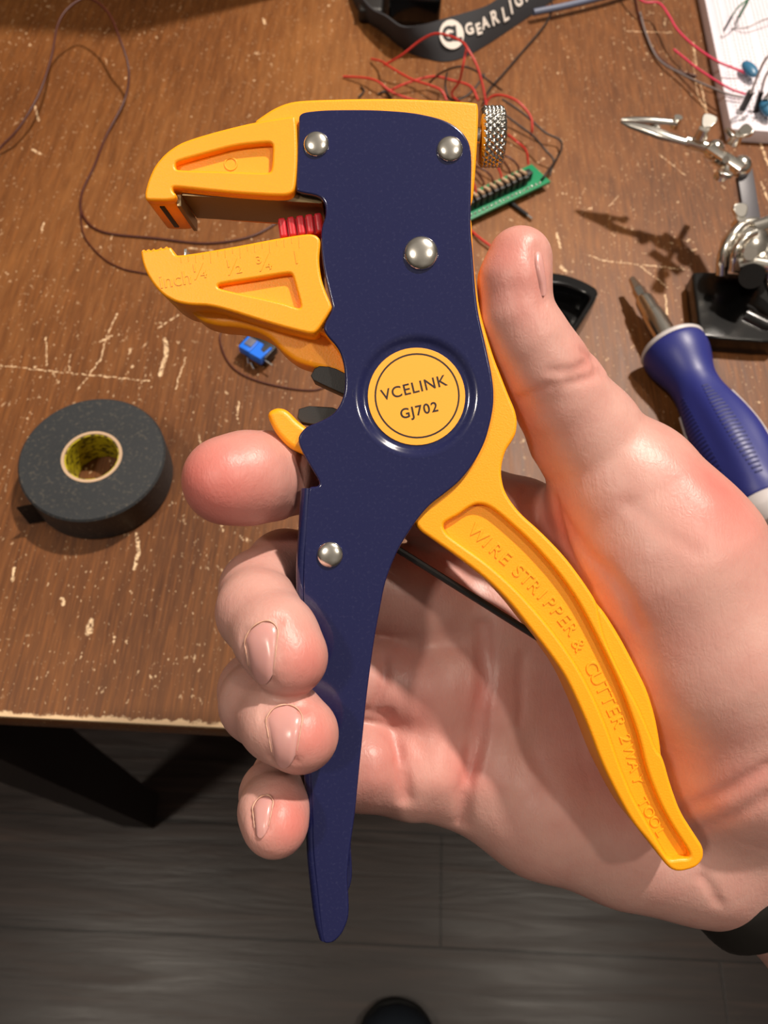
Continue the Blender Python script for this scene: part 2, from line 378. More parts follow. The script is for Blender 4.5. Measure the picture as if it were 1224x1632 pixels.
MAT['table'] = wood_table(); MAT['floor'] = wood_floor(); MAT['skin'] = skin_mat()
MAT['nail'] = plain('fingernail', srgb(198, 146, 140), 0.25, sub=0.25, bump=0.1, bscale=500)
MAT['cuticle'] = plain('cuticle', srgb(208, 162, 140), 0.5, sub=0.2, bump=0.4, bscale=1500)

# ------------------------------------------------------------------ setting
bm = bmesh.new(); add_box(bm, (-2.2, -1.2, -0.05), (2.2, 2.8, 0.0))
fl = bm_obj('floor', bm, MAT['floor'], None, None); tag(fl, 'dark brown wood plank floor', None, kind='structure')
# table: top + leg, in world coordinates (object origin at the world origin for the material)
table = empty('table', Matrix(), 'worn brown wooden table with scratched top and dark square legs', 'table')
bm = bmesh.new(); add_box(bm, (-0.95, 0.0657, TZ - 0.016), (0.95, 1.05, TZ), bev=0.0008, seg=2)
top = bm_obj('table_top', bm, MAT['table'], table)
bm = bmesh.new(); add_box(bm, (-0.93, 0.09, TZ - 0.0165 - 0.012), (0.93, 1.03, TZ - 0.0165))
bm_obj('under_frame', bm, MAT['legwood'], table)
def leg(x, y):
    bm = bmesh.new(); bmesh.ops.create_cube(bm, size=1)
    for v in bm.verts:
        k = 0.028 if v.co.z > 0 else 0.019
        v.co = Vector((x + v.co.x * 2 * k, y + v.co.y * 2 * k, 0 if v.co.z < 0 else TZ - 0.0286))
    bm_obj('leg', bm, MAT['legwood'], table, None)
leg(-0.272, 0.116); leg(0.86, 0.14); leg(-0.265, 0.95); leg(0.86, 0.95)

# ------------------------------------------------------------------ wire stripper (tool frame: X right, Y up, Z to the viewer, origin at the big rivet)
D0 = 0.165
def LP(px, py, z=0.0):        # pixel on the plane z of the tool frame -> local x, y
    d = D0 - z
    return ((px - 612) / F * d - (671 - 612) / F * D0, -(py - 816) / F * d + (404 - 816) / F * D0)
tool = empty('wire_stripper', CM @ Matrix.Translation(CP(671, 404, D0)), 'yellow and navy blue self-adjusting wire stripper gripped upright in the hand', 'wire stripper')
mm = 0.001
def L(pts, z=0.0, ox=0, oy=0, sc=1.0): return [LP(ox + x * sc, oy + y * sc, z) for x, y in pts]
c1 = lambda pts, z=0: L(pts, z, 200, 130, .29412)
c4 = lambda pts, z=0: L(pts, z, 640, 760, .40850)
PLATE = [(476, 189), (477, 183), (484, 178), (510, 175), (538, 174), (597, 174), (656, 178), (699, 187), (722, 197), (738, 210), (748, 226), (752, 248),
         (751, 306), (750, 365), (754, 404), (758, 463), (763, 502), (775, 553), (783, 590), (787, 618), (787, 645), (782, 673), (774, 702), (762, 727),
         (748, 749), (730, 770), (706, 789), (686, 804), (670, 822), (656, 841), (638, 869), (625, 897), (613, 930), (605, 973), (597, 1016), (589, 1071),
         (583, 1120), (577, 1182), (571, 1240), (566, 1295), (558, 1350), (553, 1397), (556, 1443), (555, 1465), (546, 1488), (533, 1502), (521, 1505),
         (514, 1502), (510, 1476), (504, 1414), (498, 1357), (496, 1290), (490, 1180), (484, 1050), (482, 922), (486, 836), (490, 790), (492, 776),
         (508, 775), (509, 767), (491, 738), (476, 710), (475, 695), (487, 680), (511, 671), (531, 660), (542, 645), (549, 625), (550, 605), (548, 581),
         (540, 556), (520, 534), (514, 521), (530, 492), (527, 480), (515, 430), (511, 392), (512, 362), (519, 344), (518, 324), (509, 312), (474, 306), (471, 300)]
def circ(px, py, rp, n=56, z=0.0):
    x, y = LP(px, py, z); r = rp * D0 / F
    return [(x + r * math.cos(a * 2 * math.pi / n), y + r * math.sin(a * 2 * math.pi / n)) for a in range(n)]
m1 = slab_mesh(L(PLATE), 0, -1.3 * mm, 0.45 * mm, [[p for p in circ(664, 630, 97)][::-1]], it=2, res=3)
# pressed dish around the sticker
bm = bmesh.new(); sx, sy = LP(664, 630); pxm = D0 / F
prof = [(102.5 * pxm, -0.0003), (102 * pxm, 0.00001), (100 * pxm, 0.00002), (97 * pxm, -0.00004), (94 * pxm, -0.00016), (91 * pxm, -0.00036), (88 * pxm, -0.0006), (85 * pxm, -0.0008), (82 * pxm, -0.00088), (78 * pxm, -0.0009), (0, -0.0009)]
add_lathe(bm, prof, Matrix.Translation((sx, sy, 0)), 72)
me_d = bpy.data.meshes.new('d'); bm.to_mesh(me_d); bm.free()
# rolled left side of the channel shaped handle
EDGE = [(478, 778), (474, 840), (470, 922), (474, 1050), (480, 1180), (485, 1290), (487, 1357), (492, 1414), (499, 1470), (507, 1500)]
INN = [(492, 778), (488, 840), (483, 922), (486, 1050), (492, 1180), (497, 1290), (499, 1357), (505, 1414), (511, 1470), (516, 1501)]
bm = bmesh.new(); rows = []
eo = resample([(*LP(*p), 0) for p in EDGE], 5); ei = resample([(*LP(*p), 0) for p in INN], 5)
for a, b in zip(eo, ei):
    wdt = (b - a).length; row = []
    for k in range(9):
        t = k / 8 * math.pi / 2; row.append(bm.verts.new(b + (a - b) * math.sin(t) + Vector((0, 0, -0.0019 * (1 - math.cos(t))))))
    for z in (-6, -12, -16.2): row.append(bm.verts.new(a + Vector((0, 0, z * mm))))
    rows.append(row)
for r0, r1 in zip(rows, rows[1:]):
    for k in range(len(r0) - 1): bm.faces.new((r0[k], r0[k + 1], r1[k + 1], r1[k]))
bmesh.ops.recalc_face_normals(bm, faces=bm.faces)
bmesh.ops.solidify(bm, geom=list(bm.faces), thickness=0.0009)
me_f = bpy.data.meshes.new('f'); bm.to_mesh(me_f); bm.free()
join('cover_plate', [m1, me_d, me_f], MAT['navy'], tool, 35)
BACK = [p for p in L(PLATE)]
mesh_obj('back_plate', slab_mesh(BACK, -16.4 * mm, -17.6 * mm, 0.3 * mm), MAT['navy'], tool)
# sticker
st = mesh_obj('sticker', slab_mesh(circ(664, 631, 78), -0.7 * mm, -1.0 * mm, 0.05 * mm, it=0), MAT['sticker'], tool)
rg = slab_mesh(circ(665, 630, 68.3), -0.68 * mm, -0.75 * mm, 0, [circ(665, 630, 65.5)[::-1]], it=0)
parts = [rg]
for s, px, py, size, rot, bold, spc in (('VCELINK', 660, 618, 3.3, 13.5, 0.00003, 1.10), ('GJ702', 668, 654, 2.95, 12, 0.00005, 1.14)):
    t = text_mesh(s, size * mm, 0.00002, bold=bold, spacing=spc); x, y = LP(px, py)
    t.transform(Matrix.Translation((x, y, -0.67 * mm)) @ Matrix.Rotation(math.radians(rot), 4, 'Z')); parts.append(t)
join('printed_text', parts, MAT['ink'], st, None)
# rivets
for px, py, r in ((504, 230, 20.5), (717, 238, 21), (671, 404, 27.5), (526, 884, 21)):
    x, y = LP(px, py); rr = r * pxm; bm = bmesh.new()
    pr = [(0, rr * .42)] + [(rr * math.sin(a), rr * .42 * math.cos(a) ** 0.9) for a in [k * math.pi / 2 / 9 for k in range(1, 9)]] + [(rr, 0.0), (rr * .96, -0.0005)]
    add_lathe(bm, pr, Matrix.Translation((x, y, 0)), 40)
    bm_obj('rivet', bm, MAT['steel'], tool, 60)
# yellow body behind the plate (top and right rim)
CORE = [(403, 194), (417, 184), (435, 172), (456, 163), (479, 158.5), (560, 156), (636, 155.5), (714, 159), (757, 162), (763, 165), (762, 210), (757, 290), (752, 330),
        (700, 420), (560, 420), (520, 330), (500, 250), (420, 230)]
mesh_obj('upper_body', slab_mesh(L(CORE, -1.4 * mm), -1.4 * mm, -15.5 * mm, 0.7 * mm), MAT['yellow'], tool)
JAW = [(925, 188), (900, 184), (690, 218), (500, 265), (370, 303), (290, 333), (215, 385), (155, 455), (120, 535), (103, 600), (104, 632), (118, 644), (262, 645),
       (276, 612), (254, 592), (256, 574), (275, 571), (400, 585), (600, 605), (860, 620), (905, 604), (921, 560), (932, 400)]
TRI1 = [(268, 455), (272, 440), (290, 430), (450, 385), (600, 345), (775, 328), (795, 338), (797, 360), (791, 475), (775, 493), (600, 486), (290, 477), (272, 470)]
zf = 0.5 * mm
ja = slab_mesh(c1(JAW, zf), zf, -1.9 * mm, 0.55 * mm, [c1(TRI1, zf)[::-1]])
jb = slab_mesh(c1(JAW, zf), -1.3 * mm, -16.5 * mm, 0.5 * mm)
rng_ = slab_mesh(circ(366, 257, 11, 24), -1.15 * mm, -1.5 * mm, 0.05 * mm, [circ(366, 257, 8.5, 24)[::-1]], it=0)
join('upper_jaw', [ja, jb, rng_], MAT['yellow'], tool)
# lining and blades under the upper jaw
def bar_yz(name, pxs, y0, y1, z0, z1, mat, bev=0.0001):
    a = LP(pxs[0], y0); b = LP(pxs[1], y0); c = LP(pxs[0], y1)
    bm = bmesh.new(); add_box(bm, (a[0], c[1], z0), (b[0], a[1], z1), bev=bev); return bm_obj(name, bm, mat, tool)
P1, P2 = Vector((*LP(284, 301), 0)), Vector((*LP(512, 314), 0))
M = frame(P1, P2 - P1, Vector((0, 0, 1)))
bm = bmesh.new(); add_box(bm, (0.0002, -0.0005, -0.0152), ((P2 - P1).length, 0.0012, -0.0022), M, bev=0.0002)
bm_obj('jaw_lining', bm, MAT['blade'], tool)
bar_yz('cutting_blade', (279.5, 286), 306, 325, -16 * mm, -1.2 * mm, MAT['blade'])
bar_yz('slot_insert', (249, 257), 316, 323, -14.5 * mm, -2.5 * mm, MAT['black'])
# lower jaw
J2 = [(80, 925), (84, 916), (92, 912), (98, 905), (104, 914), (116, 910), (124, 902), (130, 912), (143, 908), (150, 900), (158, 909), (180, 903), (190, 893), (197, 903), (212, 898), (220, 887), (228, 898), (243, 895), (252, 908), (268, 935),
      (285, 940), (400, 925), (600, 890), (800, 851), (985, 821), (1030, 828), (1053, 850), (1055, 880), (1045, 960), (1058, 1060), (1085, 1140), (1110, 1195), (1118, 1222), (1105, 1250), (1045, 1345),
      (1020, 1366), (985, 1364), (850, 1330), (700, 1285), (560, 1240), (450, 1213), (350, 1211), (270, 1195), (200, 1155), (150, 1100), (110, 1035), (90, 980)]
TRI2 = [(497, 1108), (512, 1096), (700, 1068), (880, 1037), (903, 1043), (912, 1075), (950, 1210), (944, 1226), (920, 1222), (850, 1196), (510, 1122)]
ja = slab_mesh(c1(J2, zf), zf, -1.9 * mm, 0.55 * mm, [c1(TRI2, zf)[::-1]])
jb = slab_mesh(c1(J2, zf), -1.3 * mm, -16.5 * mm, 0.5 * mm)
parts = [ja, jb]
for s, cx, cy, sz in (('inch', 270, 1075, 4.2), ('¼', 408, 1030, 4.6), ('½', 592, 1005, 4.6), ('¾', 755, 985, 4.6), ('1', 925, 955, 4.0)):
    t = text_mesh(s, sz * mm, 0.00010); x, y = c1([(cx, cy)], zf)[0]
    t.transform(Matrix.Translation((x, y, zf + .00002)) @ Matrix.Rotation(math.radians(9), 4, 'Z')); parts.append(t)
bm = bmesh.new()
for k in range(17):
    u = k / 16; x0, y0 = 300 + 640 * u, 952 - 112 * u; ln = (60 if k % 4 == 0 else 42 if k % 2 == 0 else 28) if k else 30
    a = Vector((*c1([(x0, y0)], zf)[0], zf)); b = Vector((*c1([(x0 + ln * .05, y0 + ln)], zf)[0], zf))
    add_tube(bm, [a, b], 0.00009, 6)
tk = bpy.data.meshes.new('t'); bm.to_mesh(tk); bm.free(); parts.append(tk)
join('lower_jaw', parts, MAT['yellow'], tool)
K2 = [(300, 1150), (330, 1225), (420, 1312), (520, 1340), (620, 1345), (720, 1366), (800, 1408), (860, 1478), (930, 1530), (1000, 1553), (1100, 1578), (1170, 1600), (1250, 1640), (1300, 1500), (1180, 1300), (1000, 1100), (500, 1100)]
mesh_obj('lower_jaw_arm', slab_mesh(c1(K2, -9 * mm), -6 * mm, -15.5 * mm, 1.1 * mm, res=3), MAT['yellow'], tool)
K3 = [(1010, 1366), (1060, 1350), (1100, 1390), (1150, 1450), (1180, 1520), (1195, 1610), (1250, 1620), (1250, 1330), (1120, 1230), (1040, 1300)]
mesh_obj('jaw_link', slab_mesh(c1(K3, -2 * mm), -2 * mm, -8 * mm, 0.9 * mm), MAT['yellow'], tool)
bm = bmesh.new()
a, b = LP(289, 391), LP(294, 399); add_box(bm, (a[0], b[1] - .001, -0.013), (b[0], a[1], -0.002), bev=.0002)
bm_obj('cutting_blade', bm, MAT['steel'], tool)
# red stop
bm = bmesh.new(); z = -4 * mm
a = Vector((*LP(441, 348, z), 0)); b = Vector((*LP(513, 338, z), 0)); hgt = 32 * pxm; n = 5; wst = (b - a).length / n
M = frame(a, b - a)
add_box(bm, (0, -hgt, -0.0125), ((b - a).length, -0.0002, -0.0048), M, bev=0.0004)
for k in range(n):
    add_box(bm, (k * wst + .0002, -hgt, -0.007), ((k + 1) * wst - .0002, 0, -0.0038), M, bev=0.00055, seg=3)
bm_obj('length_stop', bm, MAT['red'], tool)
# trigger and black spring stops
c6 = lambda pts, z=0: L(pts, z, 260, 640, .39216)
TRG = [(421, 58), (430, 36), (460, 23), (492, 28), (515, 45), (545, 78), (582, 105), (640, 150), (600, 230), (562, 212), (505, 185), (452, 125)]
mesh_obj('trigger', slab_mesh(c6(TRG, -2 * mm), -2 * mm, -9 * mm, 1.3 * mm, res=4), MAT['yellow'], tool)
mesh_obj('spring_stop', slab_mesh(L([(493, 603), (503, 583), (530, 584), (560, 600), (560, 634), (520, 616)], -6 * mm), -6 * mm, -12 * mm, .2 * mm, it=1), MAT['black'], tool)
mesh_obj('spring_stop', slab_mesh(L([(473, 672), (477, 646), (545, 650), (560, 680), (500, 677)], -8 * mm), -8 * mm, -13 * mm, .2 * mm, it=1), MAT['black'], tool)
# yellow handle
RIM = [(700, 330), (751, 330), (754, 400), (760, 463), (767, 502), (778, 540), (788, 571), (801, 604), (812, 632), (821, 652), (825, 670), (823, 690), (817, 702), (806, 718), (800, 739), (799, 757), (803, 778), (812, 796),
       (830, 819), (861, 846), (901, 887), (934, 932), (953, 962)]
RIMF = RIM + [(956, 985), (965, 1020), (977, 1047), (995, 1084), (1016, 1122), (1033, 1160), (1047, 1197)]
RIMB = RIM + [(967, 978), (993, 1020), (1015, 1062), (1035, 1102), (1048, 1145), (1056, 1190)]
REST = [(1057, 1206), (1069, 1250), (1085, 1295), (1109, 1332), (1122, 1352), (1122, 1370), (1110, 1384), (1083, 1391), (1066, 1385), (1036, 1344), (1008, 1311), (983, 1266),
        (959, 1217), (938, 1160), (922, 1123), (901, 1078), (873, 1038), (844, 1001), (812, 960), (775, 923), (734, 891), (693, 862), (664, 842), (650, 800), (600, 700), (640, 500)]
GRV = [(163, 195), (168, 180), (190, 167), (222, 150), (260, 122), (290, 107), (320, 108), (352, 122), (400, 160), (500, 250), (600, 360), (680, 470), (740, 580), (800, 700), (856, 820), (897, 930), (928, 1020), (958, 1150), (1010, 1280), (1060, 1370), (1128, 1472), (1122, 1490), (1085, 1490),
       (1052, 1496), (1035, 1482), (960, 1350), (900, 1245), (850, 1120), (805, 985), (760, 880), (700, 760), (620, 640), (540, 540), (450, 440), (340, 340), (240, 270), (178, 225)]
zh = -1.5 * mm
ha = slab_mesh(L(RIMF + REST, zh), zh, -4.2 * mm, 0.7 * mm, [c4(GRV, zh)[::-1]], res=3)
hb = slab_mesh(L(RIMB + REST, zh - .001), -3.4 * mm, -16.2 * mm, 0.9 * mm, res=3)
parts = [ha, hb]
def place_text(s, path, size, z, spread=1.0):
    P = resample([Vector((*LP(*p, z), 0)) for p in path], 20)
    d = [0.0]
    for a, b in zip(P, P[1:]): d.append(d[-1] + (b - a).length)
    n = len(s)
    for i, ch in enumerate(s):
        if ch == ' ': continue
        tpos = d[-1] * (i / (n - 1)); k = min(max(next((j for j, q in enumerate(d) if q >= tpos), len(d) - 1), 1), len(d) - 1)
        f_ = (tpos - d[k - 1]) / max(d[k] - d[k - 1], 1e-9); p = P[k - 1].lerp(P[k], f_)
        j0, j1 = max(k - 6, 0), min(k + 6, len(P) - 1); dr = P[j1] - P[j0]
        t = text_mesh(ch, size, 0.00013, bev=0.00004)
        t.transform(Matrix.Translation((p.x, p.y, z)) @ Matrix.Rotation(math.atan2(dr.y, dr.x), 4, 'Z'))
        parts.append(t)
q4 = lambda x, y: (640 + x * .4085, 760 + y * .4085)
for word, pth in (('WIRE', [q4(298, 222), q4(350, 270), q4(405, 318)]),
                  ('STRIPPER', [q4(455, 368), q4(520, 430), q4(590, 505), q4(660, 592)]),
                  ('&', [q4(690, 655), q4(702, 675)]), ('CUTTER', [q4(742, 745), q4(790, 840), q4(845, 955)]),
                  ('2WAY', [q4(873, 1022), q4(898, 1095), q4(922, 1182)]), ('TOOL', [q4(942, 1270), q4(975, 1325), q4(1010, 1385)])):
    if word == 'TOOL': tsz = 3.1
    elif word == '2WAY': tsz = 3.5
    else: tsz = 4.0
    if word == '&': parts_n = len(parts); place_text('& ', pth, 4.0 * mm, -3.33 * mm)
    else: place_text(word, pth, tsz * mm, -3.33 * mm)
join('yellow_handle', parts, MAT['yellow'], tool)
# return spring rod behind the handles
bm = bmesh.new()
pts = [Vector((*LP(x, y, -11 * mm), -11 * mm)) for x, y in ((590, 848), (700, 917), (800, 980), (900, 1043))]
pr = resample(pts, 4)
add_tube(bm, pr, 0.0008, 8); bm_obj('spring_rod', bm, MAT['black'], tool)
# knurled adjusting knob
kx0, ky = LP(765, 215, -7 * mm); kx1 = LP(803.5, 215, -7 * mm)[0]; kr = 46 * (D0 + .007) / F
bm = bmesh.new(); nu, nv = 192, 26; rings = []
for j in range(nv + 1):
    v_ = j / nv; ring = []
    for i in range(nu):
        a = i / nu * 2 * math.pi; k = 26
        q = max(0.0, math.cos(a * k + v_ * 22)) * 0.5 + max(0.0, math.cos(a * k - v_ * 22)) * 0.5
        q = min(abs(math.sin((a * k + v_ * 20) / 2)), abs(math.sin((a * k - v_ * 20) / 2)))
        e = min(v_, 1 - v_) * 9; e = min(e, 1.0)
        r = kr - 0.00065 + 0.00065 * q ** .7 * e - (1 - e) * 0.0003
        ring.append(bm.verts.new((kx0 + (kx1 - kx0) * v_, ky + r * math.cos(a), -0.008 + r * math.sin(a))))
    rings.append(ring)
for a, b in zip(rings, rings[1:]):
    for i in range(nu): bm.faces.new((a[i], a[(i + 1) % nu], b[(i + 1) % nu], b[i]))
bm.faces.new(rings[0]); bm.faces.new(rings[-1])
bm_obj('knurled_knob', bm, MAT['steel_rough'], tool, 50)
bm = bmesh.new(); add_tube(bm, [Vector((kx0 - .004, ky, -.008)), Vector((kx0 + .001, ky, -.008))], 0.002, 16); bm_obj('knob_screw', bm, MAT['steel'], tool)

# ------------------------------------------------------------------ the hand: one continuous skin surface grown from joints
def c_mm(px, py, d): return np.array([(px - 612) / F * d, -(py - 816) / F * d, -d])
VOX = 0.72
LO = np.array([-50.0, -172.0, -246.0]); HI = np.array([150.0, 70.0, -144.0])
SH = np.ceil((HI - LO) / VOX).astype(int) + 1
BIG = 30.0
def axes_sub(lo, hi):
    i0 = np.clip(np.floor((lo - LO) / VOX).astype(int), 0, SH - 1); i1 = np.clip(np.ceil((hi - LO) / VOX).astype(int) + 1, 1, SH)
    sl = tuple(slice(a, b) for a, b in zip(i0, i1))
    g = [LO[k] + VOX * np.arange(i0[k], i1[k], dtype=np.float32) for k in range(3)]
    return sl, g[0][:, None, None].astype(np.float32), g[1][None, :, None].astype(np.float32), g[2][None, None, :].astype(np.float32)
def smin(a, b, k):
    h = np.maximum(k - np.abs(a - b), 0) / k
    return np.minimum(a, b) - h * h * k * 0.25
def cone_d(x, y, z, A, B, ra, rb):
    ab = B - A; L2 = float(ab @ ab) + 1e-9
    t = np.clip(((x - A[0]) * ab[0] + (y - A[1]) * ab[1] + (z - A[2]) * ab[2]) / L2, 0, 1)
    return np.sqrt((x - A[0] - t * ab[0]) ** 2 + (y - A[1] - t * ab[1]) ** 2 + (z - A[2] - t * ab[2]) ** 2) - (ra + (rb - ra) * t)
def chain_into(V, pts, k):
    P = [(c_mm(a, b, d), r) for a, b, d, r in pts]
    for (A, ra), (B, rb) in zip(P, P[1:]):
        m = max(ra, rb) + 9
        sl, x, y, z = axes_sub(np.minimum(A, B) - m, np.maximum(A, B) + m)
        V[sl] = smin(V[sl], cone_d(x, y, z, A, B, ra, rb).astype(np.float32), k)
def field(chains, k):
    V = np.full(SH, BIG, np.float32)
    for c in chains: chain_into(V, c, k)
    return V
PALM = [
    [(875, 905, 208, 11), (1010, 1000, 211, 14), (1200, 1130, 213, 18)],
    [(800, 985, 207, 11.5), (1000, 1090, 212, 14), (1190, 1200, 213, 18)],
    [(765, 1092, 206, 11.8), (980, 1200, 212, 14.5), (1180, 1270, 211, 18)],
    [(752, 1222, 204, 11.8), (870, 1280, 204, 13.6), (1000, 1316, 204.5, 15), (1110, 1338, 205, 15.5), (1200, 1350, 209, 18)],
    [(1000, 790, 187, 14.6), (1062, 896, 187, 18), (1128, 1035, 190, 20.5), (1170, 1180, 196, 20), (1215, 1275, 204, 19)],
    [(975, 850, 196, 10.5), (890, 900, 207, 10)],
    [(1200, 1270, 210, 20), (1287, 1345, 213, 25), (1500, 1590, 208, 29)],
    [(1230, 1180, 212, 20), (1370, 1290, 213, 25), (1600, 1500, 208, 29)],
]
FING = dict(
    thumb=[(828, 414, 171, 7.1), (820, 450, 171, 7.6), (823, 505, 172, 7.9), (845, 545, 173, 8.5), (869, 588, 175, 9.4), (897, 640, 179, 10.6), (930, 690, 183, 12.6), (1000, 790, 187, 14.6), (1062, 896, 187, 18)],
    index=[(362, 766, 167, 9.5), (395, 762, 170, 9.9), (430, 759, 176, 9.7), (492, 757, 191.5, 9.2), (600, 775, 197, 11), (720, 800, 201, 11.5), (830, 830, 205, 11), (895, 900, 208, 12)],
    middle=[(460, 1047, 156.5, 7.9), (440, 1015, 159, 8.3), (412, 975, 167, 8.6), (415, 940, 178, 8.9), (455, 905, 191, 9.1), (560, 925, 198, 11.5), (690, 955, 203, 12.5), (800, 985, 207, 12.5)],
    ring=[(478, 1170, 157, 7.8), (448, 1148, 160, 8.2), (415, 1120, 168, 8.4), (410, 1100, 179, 8.5), (450, 1080, 190, 8.8), (545, 1078, 197, 11.2), (680, 1095, 202, 12.8), (765, 1105, 206, 12.5)],
    pinky=[(439, 1314, 159, 6.6), (436, 1292, 162, 6.9), (437, 1266, 170, 7.1), (455, 1240, 181, 7.4), (500, 1222, 190, 9.2), (570, 1216, 194, 11.2), (660, 1226, 199, 12.2), (752, 1228, 204, 12)])
VP = field(PALM, 7.0)
V = VP.copy()
KX = (1.1 + 5.0 * np.clip((LO[0] + VOX * np.arange(SH[0]) - 0.5) / 11.0, 0, 1)).astype(np.float32)[:, None, None]   # fingers lie packed together over the palm
for nm, ch in FING.items():
    VF = field([ch], 2.2)
    kk = 6.0 if nm != 'thumb' else 5.0
    V = smin(V, smin(VP, VF, kk), KX)
    del VF
# knuckle folds, pads and tendons as small additions (pixel, depth, radius) to the surface
def sample(Vv, p):
    g = (p - LO) / VOX; i = np.clip(np.floor(g).astype(int), 0, SH - 2); f = g - i; s = 0
    for dx in (0, 1):
        for dy in (0, 1):
            for dz in (0, 1):
                s = s + Vv[i[..., 0] + dx, i[..., 1] + dy, i[..., 2] + dz] * (f[..., 0] if dx else 1 - f[..., 0]) * (f[..., 1] if dy else 1 - f[..., 1]) * (f[..., 2] if dz else 1 - f[..., 2])
    return s
def hit(px, py):
    ds = np.arange(147.0, 238.0, 0.5); P = np.stack([(px - 612) / F * ds, -(py - 816) / F * ds, -ds], -1)
    s = sample(V, P); k = np.nonzero(s < 0)[0]
    if len(k) == 0: k = [int(np.argmin(s))]; return c_mm(px, py, ds[k[0]])
    k = max(k[0], 1); t = s[k - 1] / (s[k - 1] - s[k]); return c_mm(px, py, ds[k - 1] + .5 * t)
def groove(pix, depth, wd):
    P = [hit(*p) for p in pix]
    for A, B in zip(P, P[1:]):
        m = wd * 3
        sl, x, y, z = axes_sub(np.minimum(A, B) - m, np.maximum(A, B) + m)
        d = cone_d(x, y, z, A, B, 0, 0)
        if depth > 0: VG[sl] = np.maximum(VG[sl], depth * np.exp(-(d / wd) ** 2))
        else: VN[sl] = np.minimum(VN[sl], depth * np.exp(-(d / wd) ** 2))
VG = np.zeros(SH, np.float32); VN = np.zeros(SH, np.float32)
GR = [([(736, 1312), (740, 1262), (758, 1193), (767, 1128), (775, 1087), (772, 1040), (770, 1000)], 1.9, 1.9),
      ([(828, 1148), (831, 1100), (834, 1046)], .6, 1.4), ([(646, 1272), (640, 1225), (628, 1175), (615, 1140)], 2.0, 1.6),
      ([(584, 1133), (612, 1139), (625, 1165)], 1.2, 1.1), ([(612, 1050), (613, 1090), (596, 1128)], .9, 1.1),
      ([(827, 637), (845, 628), (878, 612)], .45, 1.0), ([(880, 592), (915, 590), (938, 575)], .6, 1.0), ([(905, 610), (940, 602), (958, 592)], .6, .9),
      ([(930, 560), (945, 573)], .8, 1.0), ([(950, 588), (962, 600)], .8, .9),
      ([(885, 800), (889, 822), (899, 863), (912, 895), (935, 935)], 1.3, 1.5), ([(893, 812), (915, 850), (940, 885), (970, 915)], .7, 1.3),
      ([(965, 905), (1000, 950), (1020, 1000)], .5, 1.6), ([(1000, 800), (1060, 850), (1110, 880)], .25, 1.6),
      ([(1075, 1292), (1130, 1274), (1184, 1247), (1224, 1222)], .9, 1.6), ([(1100, 1330), (1150, 1310), (1224, 1270)], .6, 1.6),
      ([(477, 700), (480, 740), (478, 790), (470, 828)], .8, 1.2), ([(852, 745), (838, 780), (828, 812)], 1.0, 1.3),
      ([(900, 1100), (930, 1180), (940, 1250)], .35, 2.0), ([(850, 1200), (880, 1260), (885, 1330)], .3, 2.0),
      ([(1120, 1400), (1135, 1420), (1145, 1440)], .7, 1.2),
      ([(430, 905), (455, 915), (480, 935)], .35, 1.2), ([(862, 388), (850, 400), (858, 420)], .5, .8)]
for pix, dp, wd in GR: groove(pix, dp, wd)
for pix, dp, wd in [([(715, 1060), (705, 1150), (695, 1240)], -1.7, 5.0), ([(800, 1160), (790, 1240)], -1.5, 6.0), ([(600, 1210), (598, 1240)], -.9, 4.0), ([(1010, 1150), (1000, 1230)], .9, 8.0), ([(900, 1300), (1000, 1350)], -.8, 8.0), ([(950, 570), (962, 592)], -.5, 1.4),
                    ([(1100, 760), (1130, 800)], -.7, 5.0)]: groove(pix, dp, wd)
# nail outlines: (base left, base right, tip right, tip left) pixels
NAILS = [([(387, 1010), (446, 984), (434, 1088), (398, 1074)], (-3, -5), (2, 8)), ([(420, 1132), (486, 1126), (470, 1214), (436, 1216)], (0, -6), (1, 8)),
         ([(401, 1278), (438, 1266), (426, 1328), (407, 1330)], (0, -4), (0, 6)), ([(851, 408), (864, 396), (869, 440), (867, 482)], (-1, -1), (1, 0))]
for q, _, _ in NAILS: groove([q[3], q[0], q[1], q[2]], .55, .75)
V2 = V + VG + VN
def surface_nets(V):
    S = V < 0; n = np.array(V.shape); qs = []; ps = []; fl = []
    stride = np.array([n[1] * n[2], n[2], 1])
    for a in range(3):
        b, c = (a + 1) % 3, (a + 2) % 3
        s0 = [slice(1, -1)] * 3; s1 = [slice(1, -1)] * 3; s0[a] = slice(0, -1); s1[a] = slice(1, None)
        A = S[tuple(s0)]; B = S[tuple(s1)]
        idx = np.argwhere(A != B)
        off = np.ones(3, int); off[a] = 0; idx = idx + off
        i1 = idx.copy(); i1[:, a] += 1
        v0 = V[idx[:, 0], idx[:, 1], idx[:, 2]]; v1 = V[i1[:, 0], i1[:, 1], i1[:, 2]]
        pos = idx.astype(float); pos[:, a] += v0 / (v0 - v1)
        base = idx @ stride; db, dc = stride[b], stride[c]
        q = np.stack([base, base - db, base - db - dc, base - dc], 1)
        f = v0 < 0
        q[~f] = q[~f][:, ::-1]
        qs.append(q); ps.append(pos)
    q = np.concatenate(qs); p = np.concatenate(ps)
    u, inv = np.unique(q.ravel(), return_inverse=True); inv = inv.ravel()
    pr = np.repeat(p, 4, axis=0); cnt = np.bincount(inv)
    vert = np.stack([np.bincount(inv, weights=pr[:, k]) / cnt for k in range(3)], 1)
    return vert, inv.reshape(-1, 4)
vert, quad = surface_nets(V2)
vc = LO + vert * VOX
me = bpy.data.meshes.new('hand')
HC = c_mm(1120, 1300, 195)          # origin near the heel of the hand
me.vertices.add(len(vc)); me.vertices.foreach_set('co', ((vc - HC) * 0.001).ravel())
me.loops.add(quad.size); me.loops.foreach_set('vertex_index', quad[:, ::-1].ravel().astype(np.int32))
me.polygons.add(len(quad)); me.polygons.foreach_set('loop_start', (np.arange(len(quad)) * 4).astype(np.int32))
